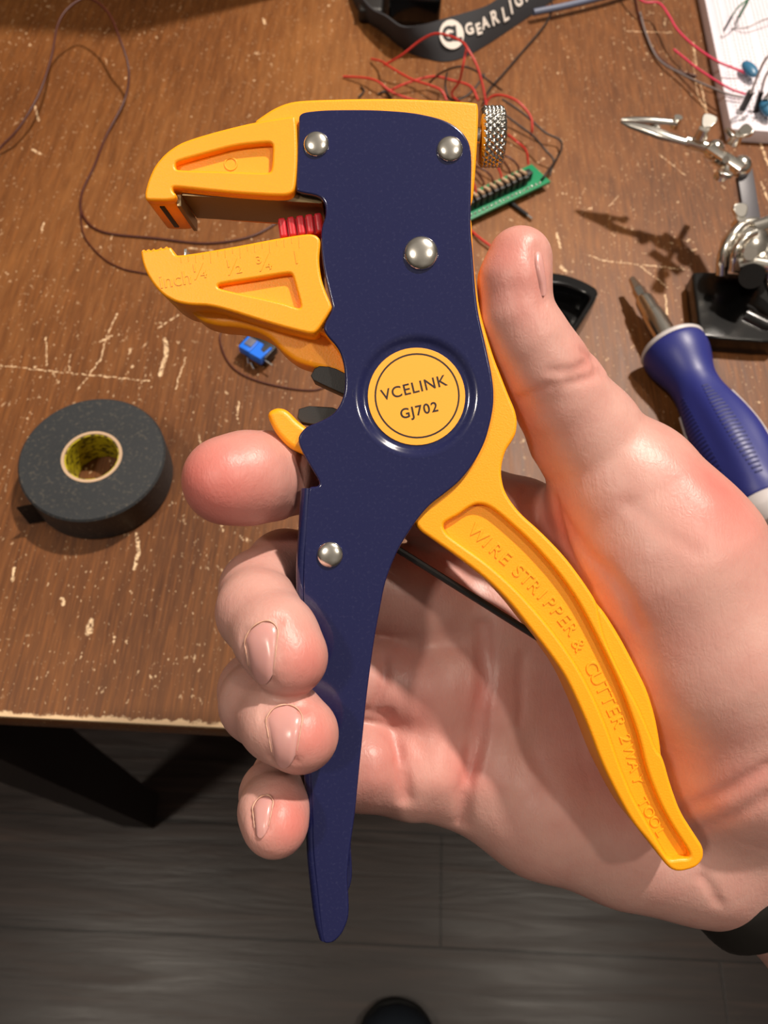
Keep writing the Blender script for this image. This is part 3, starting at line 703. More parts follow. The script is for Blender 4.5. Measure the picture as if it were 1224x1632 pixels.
me.update(calc_edges=True); me.validate()
# natural redness of pads and knuckle sides; creases tinted redder and darker
FL = [(300, 770, 95, .55), (380, 770, 90, .35), (490, 1050, 55, .5), (500, 1170, 55, .55), (465, 1310, 50, .6), (800, 400, 70, .35), (830, 480, 60, .22), (1160, 800, 90, .45), (1130, 770, 60, .2),
      (820, 650, 60, .25), (650, 1100, 90, .25), (600, 1230, 60, .3), (745, 1230, 40, .3), (770, 1110, 40, .3), (885, 840, 60, .4), (1010, 1000, 70, .15), (900, 1200, 120, .12), (1180, 1240, 80, .2), (450, 860, 50, .2), (700, 1180, 80, .15), (935, 575, 40, .25)]
att = np.zeros(len(vc))
for px, py, rp, wt in FL:
    p = hit(px, py); r = rp / F * -p[2]; att = np.maximum(att, 0) + wt * np.exp(-((vc - p) ** 2).sum(1) / (r * r))
gi = np.clip(np.round(vert).astype(int), 0, SH - 1); att += 0.10 * np.clip(VG[gi[:, 0], gi[:, 1], gi[:, 2]], 0, 2)
a = me.attributes.new('flush', 'FLOAT', 'POINT'); a.data.foreach_set('value', np.clip(att, 0, .85).astype(np.float32))
hand = mesh_obj('hand', me, MAT['skin'], None, None)
me.polygons.foreach_set('use_smooth', [True] * len(me.polygons))
hand.matrix_world = CM @ Matrix.Translation(Vector(HC) * 0.001)
sm = hand.modifiers.new('smooth', 'SMOOTH'); sm.factor = 0.5; sm.iterations = 2
tag(hand, 'right hand of a light-skinned person gripping the wire stripper, thumb up', 'hand')
def grad(p):
    e = 0.8; g = np.zeros(3)
    for k in range(3):
        d = np.zeros(3); d[k] = e; g[k] = sample(V, p + d) - sample(V, p - d)
    return g / (np.linalg.norm(g) + 1e-9)
hp = Vector(HC) * 0.001
for (q, bb, tt) in NAILS:
    bm = bmesh.new(); nu, nv = 12, 14; G = {}
    q = [np.array(p, float) for p in q]
    for j in range(nv + 1):
        for i in range(nu + 1):
            u, v = i / nu, j / nv
            v = v + .22 * abs(2 * u - 1) ** 3 * (1 - v) - .15 * abs(2 * u - 1) ** 2.5 * v
            p = (q[0] * (1 - u) + q[1] * u) * (1 - v) + (q[3] * (1 - u) + q[2] * u) * v
            bulge = math.sin(u * math.pi)
            p = p + np.array(bb) * bulge * (1 - v) + np.array(tt) * bulge * v
            h = hit(*p); n = grad(h)
            e = min(min(u, 1 - u) * 4.5, min(j / nv * 4, 1)); e = min(e, 1.0)
            lift = -0.3 + 0.55 * (e ** .6)
            w3 = (h + n * lift) * 0.001
            G[i, j] = bm.verts.new(Vector(w3) - hp)
    for j in range(nv):
        for i in range(nu): bm.faces.new((G[i, j], G[i + 1, j], G[i + 1, j + 1], G[i, j + 1]))
    bmesh.ops.recalc_face_normals(bm, faces=bm.faces)
    nl = bm_obj('fingernail', bm, MAT['nail'], hand, 80)
    if q[0][0] > 700: continue
    # dry cuticle line round the base of the nail
    bm = bmesh.new(); pl = []
    for k in range(33):
        t = k / 32
        if t < .3: u, v = 0.0, .8 - (t / .3) * .6
        elif t < .7: u = (t - .3) / .4; v = .2 * abs(2 * u - 1) ** 3
        else: u, v = 1.0, .2 + (t - .7) / .3 * .6
        p = (q[0] * (1 - u) + q[1] * u) * (1 - v) + (q[3] * (1 - u) + q[2] * u) * v
        p = p + np.array(bb) * math.sin(u * math.pi) * (1 - v)
        h = hit(*p); n = grad(h); pl.append(Vector((h + n * (-0.06 + .1 * rng.random())) * 0.001) - hp)
    pl = resample(pl, 2)
    add_tube(bm, pl, [0.00006 + 0.00014 * abs(math.sin(k * .37)) * math.sin(math.pi * (k + 1) / (len(pl) + 1)) for k in range(len(pl))], 6)
    bm_obj('cuticle', bm, MAT['cuticle'], nl, 80)
# black wrist band
ax0 = c_mm(1252, 1312, 212.5); ax1 = c_mm(1340, 1412, 211)
ax = ax1 - ax0; ax /= np.linalg.norm(ax)
cen = c_mm(1268, 1322, 212)
e1 = np.cross(ax, [0, 0, 1]); e1 /= np.linalg.norm(e1); e2 = np.cross(ax, e1)
bm = bmesh.new(); rows = []
for k in range(72):
    an = k / 72 * 2 * math.pi; dr = e1 * math.cos(an) + e2 * math.sin(an)
    ts = np.arange(5, 60, 0.4); P = cen + dr * ts[:, None]; s = sample(V, np.clip(P, LO + 1, HI - 1)); kk = np.nonzero(s > 0)[0]
    r = ts[kk[0]] if len(kk) else 45
    rows.append(r)
rows = np.array(rows); rows = (np.roll(rows, 1) + rows + np.roll(rows, -1) + np.roll(rows, 2) + np.roll(rows, -2)) / 5
rings = []
for k in range(72):
    an = k / 72 * 2 * math.pi; dr = e1 * math.cos(an) + e2 * math.sin(an); r = rows[k]
    sec = []
    for (o, h_) in ((-5.5, .0), (-6, .9), (-5.2, 1.9), (-3, 2.4), (0, 2.5), (3, 2.4), (5.2, 1.9), (6, .9), (5.5, .0)):
        sec.append(bm.verts.new(Vector((cen + dr * (r + .15 + h_) + ax * o) * 0.001)))
    rings.append(sec)
for k in range(72):
    a, b = rings[k], rings[(k + 1) % 72]
    for j in range(len(a)): bm.faces.new((a[j], a[(j + 1) % len(a)], b[(j + 1) % len(a)], b[j]))
bmesh.ops.translate(bm, verts=bm.verts, vec=-Vector(cen) * 0.001)
wb = bm_obj('wrist_band', bm, MAT['strapband'], None, 50); wb.matrix_world = CM @ Matrix.Translation(Vector(cen) * 0.001)
tag(wb, 'black band around the wrist at the right edge', 'wristband')
del V, V2, VP, VG
# ------------------------------------------------------------------ things on the table
UP = Vector((0, 0, 1))
def at(M, *p): return M @ Vector(p)
# electrical tape
tc_ = T(148, 731, 0.0165)
tape = empty('electrical_tape', Matrix.Translation((tc_.x, tc_.y, TZ + 0.0004)), 'roll of black electrical tape with a yellow printed core lying flat', 'tape')
bm = bmesh.new(); ro, ri, h = 0.0311, 0.0128, 0.0175
add_lathe(bm, [(ri, 0), (ro - .0006, 0), (ro, .0006), (ro, h - .0008), (ro - .0008, h), (ri, h + .0002)], seg=96, closed=True)
bm_obj('tape_roll', bm, MAT['tape'], tape)
bm = bmesh.new(); add_lathe(bm, [(ri - .0012, -0.0), (ri + .0001, 0), (ri + .0001, h + .0005), (ri - .0012, h + .0005)], seg=64, closed=True)
bm_obj('core_ring', bm, MAT['core'], tape)
m, nt, b = new_mat('printed_core'); N = nt.nodes; Lk = nt.links; tc = N.new('ShaderNodeTexCoord')
nn = noise(N, Lk, mapping(N, Lk, tc.outputs['Object'], (1, 1, 1.6)), 420, 2, .5)
Lk.new(ramp(N, Lk, nn, [(0.50, srgb(176, 162, 22)), (0.58, srgb(112, 98, 14)), (.66, srgb(70, 62, 10))]), b.inputs['Base Color']); b.inputs['Roughness'].default_value = .5
bm = bmesh.new(); add_lathe(bm, [(ri - .0018, 0.0003), (ri - .0012, 0.0003), (ri - .0012, h), (ri - .0018, h)], seg=64, closed=True)
bm_obj('inner_liner', bm, m, tape)
bm = bmesh.new()
tl = [(ro * math.cos(a), ro * math.sin(a)) for a in [math.radians(t) for t in range(215, 231, 3)]] + [(-.0225, -.0245), (-.0262, -.0258)]
for (x0, y0), (x1, y1) in zip(tl, tl[1:]):
    vs = [bm.verts.new((x0, y0, 0.001)), bm.verts.new((x1, y1, 0.001)), bm.verts.new((x1, y1, h - .001)), bm.verts.new((x0, y0, h - .001))]; bm.faces.new(vs)
bmesh.ops.solidify(bm, geom=list(bm.faces), thickness=0.0002)
bm_obj('loose_end', bm, MAT['tape'], tape)
# wires
def wire(name, pts, r, mat, label, cat='wire', group=None, n=8, seg=8, tip=None):
    P = [T(x, y, hh) for x, y, hh in pts]; o0 = Vector((P[0].x, P[0].y, P[0].z))
    P = resample([p - o0 for p in P], n)
    bm = bmesh.new(); add_tube(bm, P, r, seg)
    o = bm_obj(name, bm, MAT[mat], None, 80); o.location = o0
    tag(o, label, cat, group)
    if tip:
        d = (P[-1] - P[-3]).normalized(); bm = bmesh.new(); add_tube(bm, [P[-1] - d * .001, P[-1] + d * tip], r * .6, 6); bm_obj('bare_tip', bm, MAT['solder'], o, 80)
    return o
W0 = 0.0006
wire('wire', [(-20, 262, .001), (0, 236, .004), (30, 204, .009), (62, 150, .015), (82, 90, .020), (92, 40, .024), (110, 12, .026), (140, -3, .026), (172, 20, .025), (190, 60, .022), (205, 110, .014), (199, 158, .005), (170, 215, W0), (150, 265, W0), (130, 310, W0),
              (133, 345, W0), (165, 370, W0), (250, 380, W0), (330, 388, W0), (400, 377, W0), (450, 350, W0), (500, 320, .001)], .0007, 'brown_wire', 'long thin black wire arching up at the upper left then running under the jaws', seg=8)
wire('wire', [(128, 318, W0 * 2.6), (129, 350, W0), (136, 380, W0), (165, 412, W0), (195, 428, W0), (226, 435, W0), (300, 450, W0), (360, 500, W0), (350, 540, W0), (370, 585, W0), (420, 610, W0), (500, 622, W0), (540, 600, W0)], .00045, 'brown_wire', 'thin black wire curving down from the long looped wire to behind the lower jaw')
RG = 'loose red wires soldered to the green board'
reds = [[(547, 122, .001), (580, 124, .004), (602, 130, .006), (625, 147, .004), (660, 160, .003), (710, 175, .003)],
        [(592, 94, .002), (608, 98, .006), (617, 104, .010), (640, 118, .014), (660, 128, .016), (700, 142, .018), (712, 160, .015)],
        [(612, 104, .008), (640, 88, .016), (668, 66, .024), (692, 54, .03), (715, 57, .033), (735, 66, .034), (744, 76, .035), (760, 105, .03), (770, 140, .022), (775, 170, .015), (780, 200, .008)],
        [(744, 74, .034), (738, 104, .028), (732, 130, .018), (720, 150, .010), (735, 165, .01)],
        [(618, 146, .003), (650, 132, .006), (690, 122, .008), (720, 128, .009), (750, 138, .010), (762, 160, .008)],
        [(772, 170, .010), (782, 155, .014), (800, 152, .017), (825, 162, .018), (845, 185, .014), (848, 205, .010), (846, 216, .006)],
        [(810, 215, .010), (822, 225, .016), (838, 240, .012), (842, 262, .006)]]
labs = ['red wire ending in a left-pointing tip above the yellow jaw body', 'short kinked red wire beside the headlamp strap', 'red wire arching over the round white logo of the headlamp strap', 'red wire dropping straight down from the arched one',
        'faint red wire crossing behind the arched red ones', 'red wire curling in a wide bow to the right of the knurled knob', 'thick red wire going into the top of the green board']
for p, lb in zip(reds, labs): wire('wire', p, .0007, 'red_wire', lb, group=RG)
wire('wire', [(750, 367, W0), (765, 380, .002), (785, 395, .002), (800, 410, .001)], .0007, 'red_wire', 'red wire end between the green board and the thumb tip')
BG_ = 'thin black wires tangled by the green board'
blk = [([(878, 0, .003), (880, 15, .003), (868, 40, .003), (830, 85, .002), (800, 120, .002), (780, 142, .002), (770, 165, .002)], 'long black wire slanting from the top edge down to the tangle'),
       ([(684, 132, .004), (705, 115, .012), (735, 106, .018), (760, 114, .014), (780, 130, .010), (800, 144, .003)], 'black wire making the top of the loop above the knob'),
       ([(712, 116, .012), (710, 140, .012), (720, 160, .008), (745, 152, .008), (765, 130, .010), (772, 118, .010)], 'black wire making the left side of the loop above the knob'),
       ([(800, 158, .012), (830, 178, .010), (850, 195, .008), (870, 212, .006), (893, 224, .004), (894, 240, .004), (885, 256, .006), (868, 280, .008), (860, 290, .004)], 'black wire with a sharp bend right of the green board'),
       ([(806, 184, .012), (830, 202, .010), (850, 217, .009), (868, 238, .008), (882, 256, .005), (876, 280, .003)], 'black wire running close inside the sharply bent one'),
       ([(575, 138, .001), (580, 145, .001), (572, 155, .001)], 'tiny black wire clipping above the yellow jaw body'),
       ([(602, 150, .001), (615, 146, .001), (625, 160, .001)], 'short black wire poking out above the yellow jaw body')]
for p, lb in blk: wire('wire', p, .0006, 'black_wire', lb, group=BG_)
wire('wire', [(1050, 716, W0), (1075, 721, W0), (1100, 729, W0), (1130, 735, W0)], .0005, 'black_wire', 'short dark wire between the thumb base and the screwdriver')
# green circuit board with its row of parts
pa, pb = T(700, 372, .006), T(878, 288, .006)
BX = (pb - pa).normalized(); BM = frame(Vector((pb.x, pb.y, TZ + 0.004)), Vector((BX.x, BX.y, 0)))
pcb = empty('circuit_board', BM, 'narrow green circuit board with a row of small black parts, lying behind the tool', 'circuit board')
bl = 0.085; bw = 0.0172
bm = bmesh.new(); add_box(bm, (-bl, 0, 0), (0, bw, 0.0016), bev=.0002); bm_obj('board', bm, MAT['pcb'], pcb)
for k in range(17):
    x = -0.0165 - k * 0.0043; hgt = .0075 + .0008 * rng.random(); bm = bmesh.new()
    add_box(bm, (x, .0046, .0016), (x + .0030, .0095, hgt), bev=.0004); chp = bm_obj('transistor', bm, MAT['black'], pcb)
    bm = bmesh.new(); add_tube(bm, [Vector((x + .0015, .0105, .0016)), Vector((x + .0015, .0105, .0078)), Vector((x + .0015, .0060, .0088))], .0010, 8); bm_obj('lead', bm, MAT['core'], pcb)
for k in range(26):
    x = -0.0065 - k * 0.0029; bm = bmesh.new(); add_lathe(bm, [(0, .0011), (.0005, .0008), (.0009, 0)], Matrix.Translation((x, .0022, .0016)), 10); bm_obj('solder_joint', bm, MAT['solder'], pcb)
bm = bmesh.new(); add_box(bm, (-0.0125, .0065, .0016), (-.0090, .0105, .007), bev=.0003); bm_obj('connector', bm, MAT['black'], pcb)
bm = bmesh.new(); add_box(bm, (-0.060, .011, .0016), (-.052, .0165, .006), bev=.0003); bm_obj('pin_block', bm, MAT['solder'], pcb)
for k in range(11):
    x = -0.014 - k * 0.0062; P = [at(BM, x, .012, .002), at(BM, x + .001, .016, .007), at(BM, x - .003, .023, .010 + .002 * (k % 3)), at(BM, x - .008 + .002 * (k % 2), .034, .006), at(BM, x - .006, .042, .002)]
    o0 = P[0].copy(); bm = bmesh.new(); add_tube(bm, resample([p - o0 for p in P], 6), .0006, 7)
    o = bm_obj('wire', bm, MAT['red_wire' if k % 3 == 2 else 'brown_wire'], None, 80); o.location = o0
    tag(o, ('red' if k % 3 == 2 else 'dark brown') + ' wire fanning up from the row of parts on the green board', 'wire', ('red' if k % 3 == 2 else 'brown') + ' wires fanning from the green board')
wire('wire', [(812, 322, .0015), (820, 328, .0015), (840, 343, .0015)], .0013, 'black', 'short thick black wire with a bare silver tip below the green board', tip=.004)
# blue trimmer with pins
TM = frame(T(404, 565, .004), T(440, 585, .004) - T(404, 565, .004)); TM.translation.z = TZ + .0035
pot = empty('potentiometer', TM, 'small bright blue and black component with metal pins below the lower jaw', 'electronic component')
bm = bmesh.new(); add_box(bm, (-.0075, -.0012, -.001), (.0085, .0085, .0045), bev=.0004); bm_obj('body', bm, MAT['black'], pot)
bm = bmesh.new(); add_box(bm, (-.0062, -.0030, .0012), (.0002, .0050, .0056), bev=.0004); bm_obj('slider_cap', bm, MAT['blue_pot'], pot)
bm = bmesh.new(); add_box(bm, (-.0048, -.0004, .0054), (-.0006, .0046, .0062), bev=.0003); bm_obj('label_plate', bm, MAT['grey'], pot)
me_ = slab_mesh([(.0006, -.0034), (.0074, -.0034), (.0080, .0052), (.0070, .0052), (.0064, .0006), (.0040, .0012), (.0032, .0048), (.0006, .0048)], .0058, .001, .0002, it=0)
mesh_obj('blue_shell', me_, MAT['blue_pot'], pot)
for pts in (((.0075, -.001, .0028), (.0128, -.0014, .0026)), ((-.001, -.0035, .001), (.0015, -.0062, .0008)), ((.002, -.0050, .0008), (.0046, -.0062, -.001))):
    bm = bmesh.new(); add_tube(bm, [Vector(p) for p in pts], .00045, 8); bm_obj('pin', bm, MAT['solder'], pot)
# ------------------------------------------------------------------ headlamp strap with its printing
hl = empty('headlamp', Matrix.Translation(T(700, 60, 0)), 'headlamp with a dark elastic strap printed with a round white logo at the top', 'headlamp')
hb_ = hl.matrix_world.translation.copy()
TE = [(560, -60, .012), (572, -15, .013), (590, 12, .014), (615, 26, .017), (642, 43, .018), (678, 38, .018), (713, 28, .018), (745, 19, .018), (775, 9, .018), (800, -6, .018), (840, -30, .017), (900, -70, .015)]
BE = [(552, -50, .0005), (562, 0, .0005), (585, 34, .0005), (612, 54, .0005), (645, 80, .0005), (678, 93, .0005), (710, 98, .0005), (740, 91, .0005), (775, 72, .0005), (810, 49, .0005), (850, 22, .0005), (920, -25, .0005)]
te = resample([T(*p) - hb_ for p in TE], 10); be = resample([T(*p) - hb_ for p in BE], 10)
def rib(u, v, off=0.0):
    x = u * (len(te) - 1); i = min(int(x), len(te) - 2); f = x - i
    a = te[i].lerp(te[i + 1], f); b = be[i].lerp(be[i + 1], f); t = (te[i + 1] - te[i]); n = (a - b).cross(t).normalized()
    if n.y > 0: n = -n
    p = b.lerp(a, v) + n * (0.0012 * math.sin(math.pi * v) + off); return p
bm = bmesh.new(); nu, nv = 110, 8
G = [[bm.verts.new(rib(i / nu, j / nv)) for j in range(nv + 1)] for i in range(nu + 1)]
for i in range(nu):
    for j in range(nv): bm.faces.new((G[i][j], G[i + 1][j], G[i + 1][j + 1], G[i][j + 1]))
bmesh.ops.recalc_face_normals(bm, faces=bm.faces); bmesh.ops.solidify(bm, geom=list(bm.faces), thickness=0.0012)
stp = bm_obj('strap', bm, MAT['strap'], hl, 60)
# find the (u,v) of a pixel on the strap
from bpy_extras.object_utils import world_to_camera_view
CMI = CM.inverted()
def pix(p):
    q = CMI @ (p + hb_); return (612 + F * q.x / -q.z, 816 - F * q.y / -q.z)
grid = [(u / 220, v / 12, pix(rib(u / 220, v / 12))) for u in range(221) for v in range(13)]
def uv_at(px, py):
    return min(grid, key=lambda g: (g[2][0] - px) ** 2 + (g[2][1] - py) ** 2)[:2]
ulen = sum((b - a).length for a, b in zip(te, te[1:])); vlen = 0.0195
def wrap(me, px, py, off):
    u0, v0 = uv_at(px, py); e = .012
    t = (rib(min(u0 + e, 1), .5) - rib(max(u0 - e, 0), .5)).normalized(); sd_ = (rib(u0, 1) - rib(u0, 0)).normalized()
    n = t.cross(sd_).normalized(); up = n.cross(t); M = Matrix((t, up, n)).transposed().to_4x4(); M.translation = rib(u0, v0) + n * (off + .0003); me.transform(M)
    return me
def densify(me, cuts=2, maxl=0.0012):
    bm = bmesh.new(); bm.from_mesh(me); bmesh.ops.triangulate(bm, faces=bm.faces)
    for _ in range(cuts):
        es = [e for e in bm.edges if e.calc_length() > maxl]
        if not es: break
        bmesh.ops.subdivide_edges(bm, edges=es, cuts=1); bmesh.ops.triangulate(bm, faces=bm.faces)
    bm.to_mesh(me); bm.free(); return me
disk = densify(slab_mesh([(.0083 * math.cos(k * math.pi / 20), .0083 * math.sin(k * math.pi / 20)) for k in range(40)], .00012, 0, 0, it=0), 3)
lg = mesh_obj('round_logo', wrap(disk, 719, 57, .0003), MAT['white_print'], stp, None)
t1 = densify(text_mesh('GL', .0115, .00004, bold=.0005, spacing=.8), 2); t1.transform(Matrix.Rotation(math.radians(-6), 4, 'Z'))
mesh_obj('logo_letters', wrap(t1, 719, 57, .00052), MAT['strap'], lg, None)
txt = []
for ch, px, py, sz in (('G', 748, 49, 7.4), ('E', 761, 45, 7.4), ('A', 773, 39, 7.6), ('R', 788, 31, 9.6), ('L', 803, 22, 9.8), ('I', 814, 12, 9.8), ('G', 826, 2, 9.8), ('H', 842, -9, 9.8), ('T', 857, -19, 9.8)):
    t = densify(text_mesh(ch, sz * .00118, .00004, bold=.0003), 1); txt.append(wrap(t, px, py, .0004))
join('brand_lettering', txt, MAT['white_print'], stp, None)
bm = bmesh.new(); LM = Matrix.Translation(T(656, 4, .0) - hb_)
add_box(bm, (-.015, -.030, .0005), (.019, .03, .021), LM, bev=.005, seg=4); bm_obj('lamp_housing', bm, MAT['blackgloss'], hl)
bm = bmesh.new(); LM = Matrix.Translation(T(594, 12, .0) - hb_)
add_box(bm, (-.009, -.020, .0005), (.0075, .03, .010), LM, bev=.003, seg=3); bm_obj('strap_buckle', bm, MAT['black'], hl)
bm = bmesh.new(); P = [T(x, y, .006) for x, y in ((850, 20), (900, 10), (965, -6), (1010, -20))]; o0 = P[0].copy()
add_tube(bm, resample([p - o0 for p in P], 6), .0022, 12); o = bm_obj('cable', bm, MAT['cable'], None, 80); o.location = o0; tag(o, 'thick blue-grey cable poking out right of the headlamp strap', 'cable')
# ------------------------------------------------------------------ breadboard
k0 = T(1166, 206, .0085); k1 = T(1129, 2, .0085); k2 = T(1260, 212, .0085)
bx = Vector((k2.x - k0.x, k2.y - k0.y, 0)).normalized(); BBM = frame(Vector((k0.x, k0.y, TZ + .0003)), bx)
bb = empty('breadboard', BBM, 'white solderless breadboard in the top right corner', 'breadboard')
by = BBM.inverted() @ k1; skew = by.x / by.y
bm = bmesh.new(); add_box(bm, (0, 0, 0), (.055, .165, .0085), bev=.0008)
for v in bm.verts: v.co.x += v.co.y * skew * 0.6
bm_obj('base', bm, MAT['board'], bb)
bm = bmesh.new()
for i in range(14):
    for j in range(44):
        x = .005 + i * .0027 + (.003 if i > 1 else 0) + (.004 if i > 6 else 0); y = .008 + j * .0034
        add_box(bm, (x + y * skew * .6, y, .0084), (x + .0009 + y * skew * .6, y + .0009, .00865))
bm_obj('holes', bm, MAT['hole'], bb, None)['kind'] = 'stuff'
for x in (.0032, .0115):
    bm = bmesh.new(); add_box(bm, (x + .006 * skew * .6, .006, .00845), (x + .0004 + .006 * skew * .6, .158, .0086))
    for v in bm.verts: v.co.x += v.co.y * skew * 0.6
    bm_obj('printed_line', bm, MAT['board_line'], bb, None)
for (px, py, rot, lb) in ((1195, 110, 20, 'blue disc capacitor at the lower left of the breadboard'), (1222, 172, 10, 'blue disc capacitor by the near edge of the breadboard')):
    p = T(px, py, .014); M = frame(p, Vector((math.cos(math.radians(rot)), math.sin(math.radians(rot)), .1)))
    e = empty('disc_capacitor', M, lb, 'capacitor', 'blue disc capacitors on the breadboard')
    bm = bmesh.new(); bmesh.ops.create_uvsphere(bm, u_segments=24, v_segments=14, radius=1)
    for v in bm.verts: v.co = Vector((v.co.x * .0040, v.co.y * .0076, v.co.z * .0026))
    bm_obj('body', bm, MAT['teal'], e)
    for s in (-1, 1):
        bm = bmesh.new(); add_tube(bm, [Vector((s * .001, -.001, -.001)), Vector((s * .0015, -.004, -.0058))], .0003, 6); bm_obj('lead', bm, MAT['solder'], e)
def jumper(path, r, mat, tip_from, tip_to, label, group=None, tipr=.0022, tipmat='black'):
    P = [T(*p) for p in path]; o0 = P[0].copy(); bm = bmesh.new(); add_tube(bm, resample([p - o0 for p in P], 8), r, 8)
    o = bm_obj('jumper_wire', bm, MAT[mat], None, 80); o.location = o0; tag(o, label, 'jumper wire', group)
    if tip_from:
        bm = bmesh.new(); add_tube(bm, [T(*tip_from) - o0, T(*tip_to) - o0], tipr, 4); bm_obj('plug', bm, MAT[tipmat], o, 30)
    return o
jumper([(1000, -25, .010), (1024, 2, .010), (1050, 5, .011), (1066, 25, .012), (1080, 48, .013), (1105, 72, .014), (1140, 96, .016), (1165, 107, .015), (1188, 116, .012)], .0007, 'pink_wire', None, None, 'pink wire sweeping from the top edge to the upper blue disc capacitor')
jumper([(1074, 79, .008), (1090, 92, .009), (1110, 108, .010), (1140, 128, .012), (1165, 142, .013), (1188, 150, .012)], .0007, 'pink_wire', None, None, 'shorter pink wire ending left in a bare tip beside the breadboard')
jumper([(1020, 20, .002), (1030, 55, .002), (1050, 95, .002), (1090, 120, .005), (1130, 138, .010), (1160, 150, .012), (1185, 155, .012)], .0007, 'grey_wire', None, None, 'grey wire running just below the pink wires to the breadboard')
jumper([(1012, -5, .001), (1022, 40, .001), (1045, 85, .001), (1075, 110, .001), (1110, 122, .001)], .0007, 'brown_wire', None, None, 'dark wire lying on the table left of the breadboard')
jumper([(1197, 148, .022), (1210, 115, .034), (1222, 92, .044), (1250, 60, .052)], .0008, 'white_wire', (1197, 146, .021), (1183, 174, .009), 'white jumper wire with a black plug, leftmost at the near end of the breadboard')
jumper([(1213, 146, .022), (1222, 118, .034), (1245, 90, .042)], .0008, 'white_wire', (1213, 146, .020), (1204, 178, .009), 'white jumper wire with a black plug, second from the left at the near end', tipr=.0017)
jumper([(1221, 155, .020), (1240, 128, .030), (1265, 110, .034)], .0008, 'grey_wire', (1222, 155, .018), (1213, 173, .009), 'grey jumper wire with a black plug at the picture edge', tipr=.0017)
jumper([(1167, 25, .020), (1176, 12, .026), (1190, 0, .028), (1205, -18, .03)], .0005, 'green_wire', (1167, 25, .018), (1154, 48, .009), 'thin green jumper wire with a black plug near the far end of the breadboard', tipr=.0008)
jumper([(1190, 5, .024), (1196, -6, .028), (1210, -20, .03)], .0006, 'green_wire', (1191, 3, .022), (1178, 26, .009), 'jumper wire with a dark green plug right of the thin green one', tipr=.0010, tipmat='green_wire')
jumper([(1166, 46, .009), (1190, 44, .012), (1212, 34, .014), (1235, 26, .014)], .0004, 'grey_wire', None, None, 'thin grey wire crossing the breadboard', None)
# ------------------------------------------------------------------ black cap beside the thumb
CA = T(868, 438, .012); CB = T(954, 468, .012); CC_ = T(906, 545, .012)
cx_, cy_ = T(900, 505, 0).x, T(900, 505, 0).y
cap = empty('lens_cap', Matrix.Translation((cx_, cy_, TZ + .0004)), 'glossy black plastic cup-like piece partly hidden behind the thumb', 'plastic part')
ol = [T(x, y, .014) for x, y in ((840, 445), (872, 438), (900, 442), (930, 453), (955, 468), (942, 492), (924, 520), (908, 545), (880, 560), (840, 560))]
ol = [(p.x - cx_, p.y - cy_) for p in ol][::-1]
inn = [T(x, y, .014) for x, y in ((846, 462), (872, 456), (900, 459), (926, 469), (940, 478), (930, 494), (915, 518), (900, 535), (880, 546), (846, 546))]
inn = [(p.x - cx_, p.y - cy_) for p in inn][::-1]
a_ = slab_mesh(ol, .016, .002, .0012, [inn[::-1]], res=3); b_ = slab_mesh(ol, .004, 0, .0008)
join('cup', [a_, b_], MAT['blackgloss'], cap, 60)
bm = bmesh.new(); q = T(885, 505, .014); add_lathe(bm, [(.0, .008), (.006, .0085), (.0085, .0065), (.0095, .003), (.0095, .0)], Matrix.Translation((q.x - cx_, q.y - cy_, .003)), 32); bm_obj('inner_dome', bm, MAT['blackgloss'], cap)
# ------------------------------------------------------------------ screwdriver
s0 = T(1006, 443, .010); s1 = T(1222, 812, .016)
ax_ = (s1 - s0); SM = frame(s0, ax_); sl_ = ax_.length
SM2 = SM @ Matrix.Rotation(math.pi / 2, 4, 'Y')          # local z along the shaft
sd = empty('screwdriver', SM2, 'screwdriver with a thick blue rubber handle and short steel shaft', 'screwdriver')
def along(px, py):                                      # distance along the axis at a pixel
    best = min(range(0, 400), key=lambda k: (lambda q: (612 + F * q.x / -q.z - px) ** 2 + (816 - F * q.y / -q.z - py) ** 2)(CMI @ (s0 + ax_ * (k / 300))))
    return best / 300 * sl_
aT, aN, aS, aH, aM, aE = 0, along(1027, 472), along(1036, 487), along(1072, 552), along(1130, 650), along(1212, 800)
bm = bmesh.new(); add_lathe(bm, [(0, 0), (.0016, .0004), (.0026, aN * .55), (.0033, aN * .6), (.0033, aN)], seg=6); bm_obj('bit', bm, MAT['steel_rough'], sd, 20)
bm = bmesh.new(); add_lathe(bm, [(0, aN), (.0036, aN), (.0046, aN + .002), (.0050, aS + .004), (.0052, aS + .0045), (.0056, aS + .0055), (.0056, aH + .006), (0, aH + .006)], seg=24); bm_obj('shaft', bm, MAT['steel'], sd, 30)
bm = bmesh.new(); add_lathe(bm, [(0, aH - .0006), (.0150, aH - .0006), (.0160, aH + .0006), (.0156, aH + .002), (0, aH + .002)], seg=48); bm_obj('collar', bm, MAT['handle_white'], sd)
prof = []
hh = aE - aH - .0015
for t, r in ((0, .0150), (.03, .0158), (.10, .0150), (.20, .0122), (.27, .0113), (.36, .0122), (.5, .0150), (.64, .0166), (.78, .0162), (.9, .0148), (.985, .0132), (1, .0124)):
    prof.append((r, aH + .0015 + hh * t))
pp = resample([Vector((r, z, 0)) for r, z in prof], 5); pr = [(0, prof[0][1])] + [(p.x, p.y) for p in pp] + [(0, prof[-1][1])]
bm = bmesh.new(); add_lathe(bm, pr, seg=96)
for v in bm.verts:                       # six shallow flats and grip ribs
    z = (v.co.z - aH) / hh
    if v.co.xy.length > .004 and .3 < z < .97:
        an = math.atan2(v.co.y, v.co.x); w_ = math.sin(math.pi * (z - .3) / .67) ** .6
        f_ = 1 - .075 * w_ * (0.5 + .5 * math.cos(an * 6 + .5)); v.co.x *= f_; v.co.y *= f_
bm_obj('grip', bm, MAT['handle_blue'], sd, 60)
def grip_r(t):
    z = aH + .0015 + hh * t
    return np.interp(z, [p[1] for p in pr[1:-1]], [p[0] for p in pr[1:-1]])
